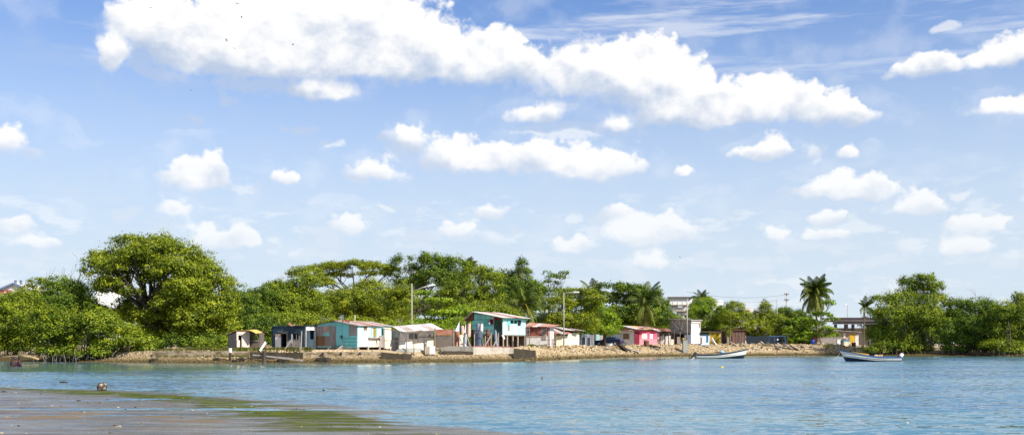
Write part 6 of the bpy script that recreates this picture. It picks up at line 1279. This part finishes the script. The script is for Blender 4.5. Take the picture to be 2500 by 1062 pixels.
# ------------------------------------------------------------------ boats
def boat(name, label, stern, bow, d, mats, flip=False):
    """stern, bow: photo columns at the water; hull built along x, bow rake included"""
    L_ = abs(bow - stern) / (FPX / d); sg = 1 if bow > stern else -1; c = gp(stern, d, 0); t = thing(name, c, label, 'boat')
    n = 16; secs = []
    for i in range(n + 1):
        u = i / n; sheer = .52 + .10 * (1 - u) * 0 + .78 * max(0, u - .25) ** 2.0 / .5625 * 1.0; w_ = .85 * (1 - max(0, u - .45) ** 2.2 / .55 ** 2.2 * .97); keel = -.18 + .0 * u; x = u * L_
        rake = 1.0 * max(0, u - .6) / .4
        pts = []
        for (k, wk, zk) in ((0, .0, keel), (1, .55 * (1 - .6 * u), -.14 + .05 * u), (2, .86, .07 + .85 * max(0, u - .3) ** 1.7), (3, .95, .26 + .85 * max(0, u - .3) ** 1.5), (4, 1.0, sheer - .13), (5, 1.03, sheer)):
            z_ = min(zk, sheer) if k < 5 else sheer
            pts.append((c.x + sg * (x + rake * .55 * (z_ + .2)), w_ * wk, z_))
        secs.append(pts)
    def strip(k0, k1, nm, m, off=0.0, parent=t):
        mb = MB()
        for side in (-1, 1):
            V = []; Fc = []
            for s_ in secs:
                for k in range(k0, k1 + 1): V.append((s_[k][0], d + side * (s_[k][1] + off), s_[k][2]))
            m_ = k1 - k0 + 1
            for i in range(n):
                for k in range(m_ - 1): Fc.append((i * m_ + k, (i + 1) * m_ + k, (i + 1) * m_ + k + 1, i * m_ + k + 1))
            mb.add(V, Fc)
        return mb.build(nm, m, parent, True)
    strip(0, 2, 'bottom', mats['bottom']); hl = strip(2, 4, 'hull', mats['hull']); strip(4, 5, 'gunwale', mats['trim'], .03)
    mb = MB()                                             # rub rail along the topside
    for side in (-1, 1): mb.tube([(s_[3][0], d + side * (s_[3][1] + .01), s_[3][2]) for s_ in secs], .022, 5)
    mb.build('rub_rail', mats['hull'], t, True)
    mb = MB()                                             # inside liner, floor and transom
    V = []; Fc = []
    for s_ in secs: V += [(s_[4][0], d - max(.01, s_[4][1] - .05), s_[5][2] - .02), (s_[1][0], d - s_[1][1] * .8, .02), (s_[1][0], d + s_[1][1] * .8, .02), (s_[4][0], d + max(.01, s_[4][1] - .05), s_[5][2] - .02)]
    for i in range(n):
        for k in range(3): Fc.append((i * 4 + k, i * 4 + k + 1, (i + 1) * 4 + k + 1, (i + 1) * 4 + k))
    mb.add(V, Fc).build('inner_hull', mats['inner'], t)
    s0 = secs[0]; mb = MB(); V = [(s0[k][0] - sg * .01, d - s0[k][1], s0[k][2]) for k in range(5)] + [(s0[k][0] - sg * .01, d + s0[k][1], s0[k][2]) for k in range(4, -1, -1)]; mb.add(V + [(v[0] + sg * .05, v[1], v[2]) for v in V], [tuple(range(10)), tuple(range(19, 9, -1))]); mb.build('transom', mats['hull'], t)
    for u in (.22, .45, .68):
        i = int(u * n); s_ = secs[i]; MB().box(s_[4][0] - .14, s_[4][0] + .14, d - s_[4][1] + .03, d + s_[4][1] - .03, s_[4][2] - .16, s_[4][2] - .11).build('thwart', mats['inner'], t)
    # outboard motor, tilted up
    xm = c.x - sg * .08; mo = MB().box(xm - .12, xm + .12, d - .16, d + .16, .28, .62).build('outboard_motor', M['iron'], t)
    mb = MB(); V = []; tl = mats['tilt']
    ax = Vector((-sg * math.sin(tl), 0, math.cos(tl))); sx = Vector((sg * math.cos(tl), 0, math.sin(tl)))
    b0 = Vector((xm - sg * .1, d, .52))
    for (h_, wx, wy) in ((0, .11, .11), (.08, .18, .14), (.32, .17, .14), (.42, .10, .09)):
        for (a, b) in ((-1, -1), (1, -1), (1, 1), (-1, 1)): V.append(b0 + ax * h_ + sx * wx * a + Vector((0, wy * b, 0)))
    Fc = [(3, 2, 1, 0), (12, 13, 14, 15)]
    for i in range(3):
        for k in range(4): Fc.append((i * 4 + k, i * 4 + (k + 1) % 4, (i + 1) * 4 + (k + 1) % 4, (i + 1) * 4 + k))
    mb.add(V, Fc).build('cowling', mats['cowl'], mo)
    MB().beam(b0, b0 - ax * .75, .16, .22).build('leg', mats['mleg'], mo); MB().beam(b0 - ax * .72 + sx * .18, b0 - ax * .72 - sx * .26, .12, .12).build('gearcase', M['iron'], mo)
    mb = MB(); e = b0 - ax * .72 - sx * .3
    for k in range(3):
        a = k * 2.094; mb.hexa([e + (ax * math.cos(a + q_) + Vector((0, 1, 0)) * math.sin(a + q_)) * r_ + sx * w_ for (q_, r_, w_) in ((-.1, .03, -.02), (.1, .03, .02), (.35, .15, .03), (-.35, .15, -.03))] + [e + (ax * math.cos(a + q_) + Vector((0, 1, 0)) * math.sin(a + q_)) * r_ + sx * (w_ + .015) for (q_, r_, w_) in ((-.1, .03, -.02), (.1, .03, .02), (.35, .15, .03), (-.35, .15, -.03))])
    mb.build('propeller', M['iron'], mo)
    return t, secs, sg
HULLW = mat('hull_white', (.74, .71, .64), (.55, .53, .47), 2, .45, 0, (.3, 1, 1)); NAVY = mat('hull_navy', (.010, .018, .04), (.02, .03, .055), 2, .5); BLUEG = mat('gunwale_blue', (.06, .16, .36), (.05, .12, .28), 2, .5); GREYI = mat('hull_inner', (.10, .13, .18), (.07, .09, .12), 2, .7)
bt, secs1, _ = boat('fishing_boat', 'white open fishing boat with dark motor, its bow pointing right', 1698, 1813, 133.5, dict(bottom=NAVY, hull=HULLW, trim=NAVY, inner=GREYI, cowl=NAVY, mleg=M['iron'], tilt=R(-38)))
o = MB().lathe([(.12, 0), (.34, .05), (.36, .2), (.2, .36), (.05, .4)], W(1762, 862.5, 133.5), 9); solo('net_bundle', o, mat('net_blue', (.12, .35, .45), (.35, .5, .55), 6, .9), 'pale blue net bundle inside the right-pointing boat', 'bundle', smooth=True)
bt2, secs2, _ = boat('fishing_boat', 'white boat with blue gunwale and tilted pale motor, its bow pointing left', 2194, 2067, 110, dict(bottom=NAVY, hull=HULLW, trim=BLUEG, inner=GREYI, cowl=M['purewhite'], mleg=HULLW, tilt=R(35)))
o = MB(); rr = random.Random(3)
for k in range(26):
    v, fc = PROTO[k % 6]; c_ = W(2144 + rr.uniform(-8, 10), 871 - rr.uniform(0, 4), 110 + rr.uniform(-.3, .3)); o.add([tuple(q * .13 + np.array(c_)) for q in v], [tuple(f) for f in fc.tolist()])
solo('net_heap', o, mat('net_tan', (.45, .32, .14), (.55, .42, .25), 6, .9), 'tan fishing net heap in the blue-gunwaled boat', 'fishing net')
for (px_, y0, y1, lab) in ((2155, 850, 874, 'thin reddish stick standing in the net heap'), (2189, 851, 876, 'thin reddish stick standing at the stern of the blue-gunwaled boat')):
    solo('marker_stick', MB().tube([W(px_, y1, 110), W(px_ + 1, y0, 110)], [.03, .022], 6), mat('stick_red', (.30, .10, .09), (.22, .08, .07), 3, .7), lab, 'stick')
solo('mooring_line', MB().tube([W(2053, 857, 110), W(2046, 868, 109.5), W(2034, 879, 109)], .015, 4), M['postl'], 'thin mooring line from the bow of the blue-gunwaled boat', 'rope')
# yellow dinghy behind it
mb = MB(); V = []; Fc = []; dd = 128
for i in range(9):
    u = i / 8; x = gp(2072, dd).x + u * 2.5; w_ = .5 * math.sin(math.pi * (.12 + .76 * u)) ** .5; zt_ = .95 - .32 * u
    V += [(x, dd, zt_ - .62), (x, dd - w_, zt_ - .45), (x, dd - w_ * 1.1, zt_), (x, dd - w_ * .95, zt_), (x, dd, zt_ - .4), (x, dd + w_ * .95, zt_), (x, dd + w_ * 1.1, zt_), (x, dd + w_, zt_ - .45)]
for i in range(8):
    for k in range(8): Fc.append((i * 8 + k, (i + 1) * 8 + k, (i + 1) * 8 + (k + 1) % 8, i * 8 + (k + 1) % 8))
mb.add(V, Fc + [tuple(range(8)), tuple(range(71, 63, -1))]); solo('dinghy', mb, mat('dinghy_yellow', (.72, .42, .03), (.6, .33, .03), 2, .5), 'small yellow dinghy drawn up behind the blue-gunwaled boat', 'dinghy')

# ------------------------------------------------------------------ car
def car():
    px, d = 1487, 156; z0 = max(gz(px, d), 1.66) + .02; c = gp(px, d, z0); t = thing('parked_car', c, 'dark blue saloon car parked on the rubble by the white shop', 'car'); yaw = R(-28)
    ux = Vector((math.cos(yaw), math.sin(yaw), 0)); uy = Vector((-math.sin(yaw), math.cos(yaw), 0))
    def Pt(x, y, z): return c + ux * x + uy * y + Vector((0, 0, z))
    CP = mat('car_blue', (.012, .028, .09), (.018, .035, .10), 1, .25, 0, (1, 1, 1), .6); prof = [(-2.15, .35), (-2.2, .62), (-2.1, .78), (-.95, .90), (-.88, .92), (1.45, .96), (2.1, .92), (2.2, .7), (2.15, .35)]
    V = [];
    for y, k in ((-.84, .97), (-.87, 1.0), (.87, 1.0), (.84, .97)): V += [Pt(x * (1 if abs(y) > .85 else .985), y, z) for x, z in prof]
    n = len(prof); Fc = []
    for j in range(3):
        for i in range(n): Fc.append((j * n + i, j * n + (i + 1) % n, (j + 1) * n + (i + 1) % n, (j + 1) * n + i))
    Fc += [tuple(range(n))[::-1], tuple(3 * n + i for i in range(n))]; MB().add(V, Fc).build('body', CP, t)
    g = [(-.92, .91), (-.35, 1.36), (.95, 1.38), (1.55, .95)]; V = []
    for y, k in ((-.78, 0), (-.62, 1), (.62, 1), (.78, 0)): V += [Pt(x, (-.78 if y < 0 else .78) if z < 1 else (-.60 if y < 0 else .60), z) for x, z in g]
    MB().add([Pt(x, s_ * (.80 if z < 1 else .62), z) for s_ in (-1, 1) for x, z in g], [(0, 1, 2, 3), (7, 6, 5, 4), (1, 0, 4, 5), (2, 6, 7, 3), (1, 5, 6, 2)]).build('cabin', CP, t)
    for s_ in (-1, 1):
        for (a, b) in (((-.70, .97), (-.30, 1.30)), ((.15, .97), (.15, 1.31)), ):
            pass
        def gl(q, nm='side_window'): MB().add([Pt(x, s_ * ((.80 - (z - .92) * .40) + .006), z) for x, z in q], [(0, 1, 2, 3)] if s_ < 0 else [(3, 2, 1, 0)]).build(nm, M['glass'], t)
        gl([(-.72, .97), (.12, .98), (.12, 1.32), (-.32, 1.31)]); gl([(.18, .98), (1.3, .99), (.92, 1.33), (.18, 1.33)])
    MB().add([Pt(*q) for q in ((-.86, -.7, .965), (-.86, .7, .965), (-.42, .6, 1.315), (-.42, -.6, 1.315))], [(0, 3, 2, 1)]).build('windscreen', M['glass'], t); MB().add([Pt(*q) for q in ((1.53, -.68, .985), (1.53, .68, .985), (1.06, .58, 1.32), (1.06, -.58, 1.32))], [(0, 1, 2, 3)]).build('rear_window', M['glass'], t)
    for x in (-1.35, 1.35):
        for y in (-.80, .80):
            w = MB().tube([Pt(x, y - .1, .31), Pt(x, y + .1, .31)], .31, 14).build('wheel', M['iron'], t); MB().tube([Pt(x, y - .115, .31), Pt(x, y + .115, .31)], .17, 10).build('rim', M['zincpale'], w)
    for y in (-.62, .62): MB().box(0, .01, 0, .01, 0, .01) and MB().hexa([Pt(2.19, y - .16, .68), Pt(2.22, y - .16, .68), Pt(2.22, y + .16, .68), Pt(2.19, y + .16, .68), Pt(2.17, y - .16, .84), Pt(2.2, y - .16, .84), Pt(2.2, y + .16, .84), Pt(2.17, y + .16, .84)]).build('tail_light', mat('tail_red', (.3, .01, .01), (.25, .01, .01), 1, .3), t)
    for y in (-.62, .62): MB().hexa([Pt(-2.23, y - .16, .62), Pt(-2.19, y - .16, .62), Pt(-2.19, y + .16, .62), Pt(-2.23, y + .16, .62), Pt(-2.2, y - .16, .74), Pt(-2.16, y - .16, .74), Pt(-2.16, y + .16, .74), Pt(-2.2, y + .16, .74)]).build('headlight', M['zincpale'], t)
    for x in (-2.22, 2.22): MB().hexa([Pt(x - .06, -.85, .38), Pt(x + .06, -.85, .38), Pt(x + .06, .85, .38), Pt(x - .06, .85, .38), Pt(x - .06, -.85, .52), Pt(x + .06, -.85, .52), Pt(x + .06, .85, .52), Pt(x - .06, .85, .52)]).build('bumper', M['iron'], t)
car()

# ------------------------------------------------------------------ people in the water
SKIN = mat('skin_dark', (.060, .028, .020), (.045, .022, .016), 3, .5); HAIR = mat('hair_black', (.008, .006, .006), (.014, .011, .010), 5, .7)
def person(px, ywater, lab, turn, arm, cloth, lean=.0, sc_=1.0):
    d = FPX * CH / (ywater - HZ); root = thing('person', gp(px, d, 0), lab, 'person')
    def P_(x, y, z): ca, sa = math.cos(turn), math.sin(turn); x += lean * max(0, z); return (sc_ * (x * ca - y * sa), sc_ * (x * sa + y * ca), sc_ * z)
    V = []; E = []; Rr = []
    def chain(pts, start=None):
        prev = start
        for (p, r) in pts:
            V.append(P_(*p)); Rr.append(r * sc_); i = len(V) - 1
            if prev is not None: E.append((prev, i))
            prev = i
        return prev
    chain([((0, 0, -.22), .14), ((0, 0, -.02), .125), ((0, -.01, .20), .135), ((0, -.01, .36), .13), ((0, 0, .46), .058), ((0, -.015, .53), .075), ((0, -.02, .63), .092), ((0, -.015, .70), .07)])
    for s_ in (-1, 1):
        k = chain([((s_ * .15, 0, .38), .062), ((s_ * arm[0], -.07, .14), .042), ((s_ * arm[1], -.26, -.03), .032), ((s_ * arm[1], -.33, -.06), .030)], 3)
        for q in range(5):
            a = (q - 2) * .018; chain([((s_ * arm[1] + a, -.38, -.07), .010), ((s_ * arm[1] + a * 1.3, -.42 + .012 * abs(q - 2), -.085), .008)], k)
        k = chain([((s_ * .10, -.05, -.24), .085), ((s_ * .14, -.42, -.22), .062), ((s_ * .14, -.45, -.6), .045)], 0)
    me = bpy.data.meshes.new('body'); me.from_pydata(V, E, []); me.update(); o = bpy.data.objects.new('body', me); col.objects.link(o); o.parent = root
    sk = o.modifiers.new('skin', 'SKIN'); sk.use_smooth_shade = True
    for i, v in enumerate(me.skin_vertices[0].data): v.radius = (Rr[i], Rr[i]); v.use_root = (i == 0)
    o.modifiers.new('sub', 'SUBSURF').levels = 2; o.modifiers['sub'].render_levels = 2; me.materials.append(SKIN)
    def blob(name, c, r, m, cut=None):
        mb = MB(); V2 = []; Fc = []; n, k = 12, 8
        for i in range(k + 1):
            th = math.pi * i / k
            for j in range(n): ph = 2 * math.pi * j / n; V2.append(P_(c[0] + r[0] * math.sin(th) * math.cos(ph), c[1] + r[1] * math.sin(th) * math.sin(ph), c[2] + r[2] * math.cos(th)))
        for i in range(k):
            for j in range(n): Fc.append((i * n + j, (i + 1) * n + j, (i + 1) * n + (j + 1) % n, i * n + (j + 1) % n))
        mb.add(V2, Fc); ob = mb.build(name, m, None, True); ob.parent = root; return ob
    blob('hair', (0, .025, .66), (.102, .105, .10), HAIR)
    for s_ in (-1, 1): blob('eye', (s_ * .035, -.105, .625), (.014, .008, .009), mat('eye_white', (.6, .57, .52), (.5, .47, .42), 3, .3)); blob('ear', (s_ * .098, -.01, .61), (.012, .022, .032), SKIN)
    blob('nose', (0, -.118, .60), (.016, .022, .022), SKIN); blob('mouth', (0, -.105, .565), (.03, .008, .008), mat('lip', (.12, .03, .03), (.1, .03, .03), 3, .5))
    if cloth: blob('shirt', (0, -.01, .17), (.165, .15, .24), cloth)
    return root
person(31, 894.5, 'dark-haired bather on the left of the trio sitting in the shallow water', R(-20), (.22, .12), mat('swim_dark', (.03, .025, .035), (.04, .03, .04), 3, .8), -.06, 1.12); person(37.5, 893.2, 'bather in dark red top in the middle of the trio', R(18), (.24, .16), mat('swim_red', (.06, .012, .02), (.05, .012, .018), 3, .8), .0, 1.08); person(47, 894, 'bather on the right of the trio turned away with purple shorts', R(115), (.22, .20), mat('swim_purple', (.07, .015, .06), (.06, .015, .05), 3, .8), .05, 1.1)
v, fc = PROTO[2]; o = MB().add([tuple(q * .45) for q in v], [tuple(f) for f in fc.tolist()]).build('boulder', M['concd']); o.location = W(-3, 875, 125); tag(o, 'dark boulder at the left edge of the far mud bank', 'boulder')

# ------------------------------------------------------------------ small things on water and mud
def ball():
    p = W(249, 955, 40.5); p.z = .0; r = .20; t = thing('ball', p, 'dirty white football with dark patches on the edge of the mud', 'ball'); c = p + Vector((0, 0, r * .8))
    import bmesh
    bm = bmesh.new(); bmesh.ops.create_icosphere(bm, subdivisions=3, radius=r); V = [v.co.copy() + c for v in bm.verts]; Fc = [tuple(v.index for v in f.verts) for f in bm.faces]; bm.free(); MB().add(V, Fc).build('shell', mat('ball_dirty', (.045, .03, .02), (.10, .07, .045), 8, .8), t, True)
    ico = []; g = (1 + 5 ** .5) / 2
    for a in (-1, 1):
        for b in (-g, g): ico += [Vector((0, a, b)), Vector((a, b, 0)), Vector((b, 0, a))]
    for k, dv in enumerate(ico):
        dv = (Matrix.Rotation(.5, 3, 'X') @ Matrix.Rotation(.35, 3, 'Z') @ dv).normalized(); a = dv.orthogonal().normalized(); b = dv.cross(a); ring = [c + (dv * .90 + (a * math.cos(2 * math.pi * i / 5) + b * math.sin(2 * math.pi * i / 5)) * .36).normalized() * (r * 1.012) for i in range(5)]; ctr = c + dv * r * 1.02
        MB().add(ring + [ctr], [(i, (i + 1) % 5, 5) for i in range(5)]).build('patch', mat('ball_white', (.46, .44, .39), (.25, .21, .16), 6, .7), t)
ball()
def floaty(px, py, r, m, lab, name, cat, flat=.7):
    d = FPX * CH / (py - HZ); v, fc = PROTO[int(px) % 6]; o = MB().add([tuple(q * r * np.array([1, .8, flat])) for q in v], [tuple(f) for f in fc.tolist()]).build(name, m); o.location = gp(px, d, r * flat * .45); tag(o, lab, cat)
SH = mat('shell_white', (.72, .66, .55), (.5, .42, .32), 8, .6)
floaty(1763, 897, .13, mat('float_yellow', (.75, .68, .06), (.6, .55, .05), 3, .5), 'yellow float on the water below the right-pointing boat', 'float', 'float')
floaty(790, 953, .06, M['dark'], 'small dark float in mid water below the lamp', 'float', 'float'); floaty(2215, 1032, .045, SH, 'pale floating scrap near the bottom right', 'flotsam', 'flotsam', .4); floaty(155, 934, .22, M['concd'], 'dark mud lump breaking the water left of the football', 'mud_lump', 'lump', .3)
floaty(217, 1048, .032, SH, 'white shell lying on the mud at the lower left', 'shell', 'shell'); floaty(49, 1047, .03, SH, 'white shell nearest the bottom left corner', 'shell', 'shell'); floaty(82, 1048.5, .02, SH, 'tiny shell right of the corner shell', 'shell', 'shell'); floaty(506, 1011, .04, SH, 'white round shell on the long mud ridge', 'shell', 'shell'); floaty(43, 989, .035, SH, 'pale pebble on the left of the mud flat', 'pebble', 'pebble'); floaty(192, 979.5, .10, M['concd'], 'dark clod on the mud below the football', 'clod', 'clod', .4); floaty(40, 959, .09, SH, 'pale flat stone near the far edge of the mud', 'pebble', 'pebble', .3); floaty(10, 958, .14, M['concd'], 'dark clod at the left edge of the mud', 'clod', 'clod', .4)
floaty(1066, 1061, .035, mat('float_lime', (.6, .62, .05), (.5, .5, .05), 3, .5), 'lime yellow scrap at the bottom edge of the picture', 'flotsam', 'flotsam'); floaty(409, 990, .06, M['brick'], 'reddish pebble in the middle of the mud flat', 'pebble', 'pebble', .4); floaty(330, 995, .05, M['concd'], 'dark pebble in the middle of the mud flat', 'pebble', 'pebble', .6)
d_ = FPX * CH / (926 - HZ); solo('marker_stake', MB().tube([gp(1324, d_, -.4), W(1323.5, 918, d_)], [.05, .04], 6), M['post'], 'short dark stake standing out of the open water', 'stake')
d_ = FPX * CH / (1010 - HZ); solo('twig', MB().tube([gp(652, d_, -.1), W(653.5, 1003, d_)], .012, 5), M['post'], 'small twig poking out of the green weed', 'twig')

def pebbles():
    V, Fc, T = [], [], []; o = 0; n = 420; Yp = 20 + 22 * rng.random(n) ** 1.3; Xp = np.interp(Yp, *zip(*MUDB)) - .5 - 14 * rng.random(n)
    for i in range(n):
        v, f = PROTO[i % 6]; r_ = .008 + .03 * rng.random() ** 3; V.append(v * r_ * np.array([1.3, 1, .5]) + [Xp[i], Yp[i], .03 + .003 * 4]); Fc.append(f + o); o += len(v); T.append(np.full(len(v), rng.random() ** 2))
    me = bpy.data.meshes.new('mud_pebbles'); me.from_pydata(np.concatenate(V).tolist(), [], np.concatenate(Fc).tolist()); me.update(); at = me.attributes.new('tint', 'FLOAT', 'POINT'); at.data.foreach_set('value', np.concatenate(T).astype(np.float32)); me.materials.append(STONE)
    ob = bpy.data.objects.new('mud_pebbles', me); col.objects.link(ob); tag(ob, 'tiny pebbles and shell grit strewn over the wet mud flat', 'pebbles', None, 'stuff')
pebbles()

# ------------------------------------------------------------------ birds
def bird_mesh():
    mb = MB(); mb.tube([(-.28, 0, 0), (-.2, 0, .01), (0, 0, .03), (.18, 0, .02), (.3, 0, .03), (.38, 0, .02)], [.01, .05, .085, .07, .04, .008], 8); mb.add([(-.45, -.09, 0), (-.45, .09, 0), (-.2, .03, .01), (-.2, -.03, .01)], [(0, 1, 2, 3)])
    b = mb.build('tmpb', mat('bird_black', (.015, .014, .016), (.02, .018, .02), 3, .8)).data; w = []
    for s_ in (-1, 1):
        m2 = MB(); V = [(.12, s_ * .05, .03), (.14, s_ * .42, .16), (-.02, s_ * .85, .10), (-.10, s_ * .84, .09), (-.10, s_ * .42, .15), (-.12, s_ * .05, .02)]; m2.add(V + [(x, y, z - .012) for x, y, z in V], [(0, 1, 4, 5), (1, 2, 3, 4), (11, 10, 7, 6), (10, 9, 8, 7)]); w.append(m2.build('tmpw', MATS['bird_black']).data)
    for o in [o for o in col.objects if o.name.startswith('tmpb') or o.name.startswith('tmpw')]: bpy.data.objects.remove(o)
    return b, w
bmesh_, wings = bird_mesh()
for i, (px, py, lab) in enumerate(((368, 20, 'gliding black bird at the upper left edge of the big cloud'), (453, 4, 'black bird nearest the top edge of the sky'), (502, 38, 'gliding black bird on the grey part of the big cloud'), (579, 10, 'black bird above the notch in the big cloud'), (590, 43, 'black bird at the dark gap in the big cloud'), (553, 99, 'black bird over the bright middle of the big cloud'), (572, 119, 'tiny black bird just below the one on the bright cloud'), (715, 110, 'rightmost black bird on the white cloud'), (467, 221, 'black bird alone on the blue below the big cloud'), (178, 330, 'tiny bird low on the left in clear blue sky'), (1495, 632, 'tiny bird just above the right-hand treetops'), (1660, 628, 'tiny bird right of the other one above the treetops'))):
    d = 330 if i < 9 and i != 6 else 520; t = thing('bird', W(px, py, d), lab, 'bird', 'birds circling in the sky'); rt = (random.uniform(-.6, .6), random.uniform(-.3, .3), random.uniform(0, 6.28))
    t.rotation_euler = rt
    for nm, me in (('body', bmesh_), ('wing', wings[0]), ('wing', wings[1])): o = bpy.data.objects.new(nm, me); col.objects.link(o); o.parent = t

for o in list(bpy.data.objects):
    if '_w' in o: del o['_w']
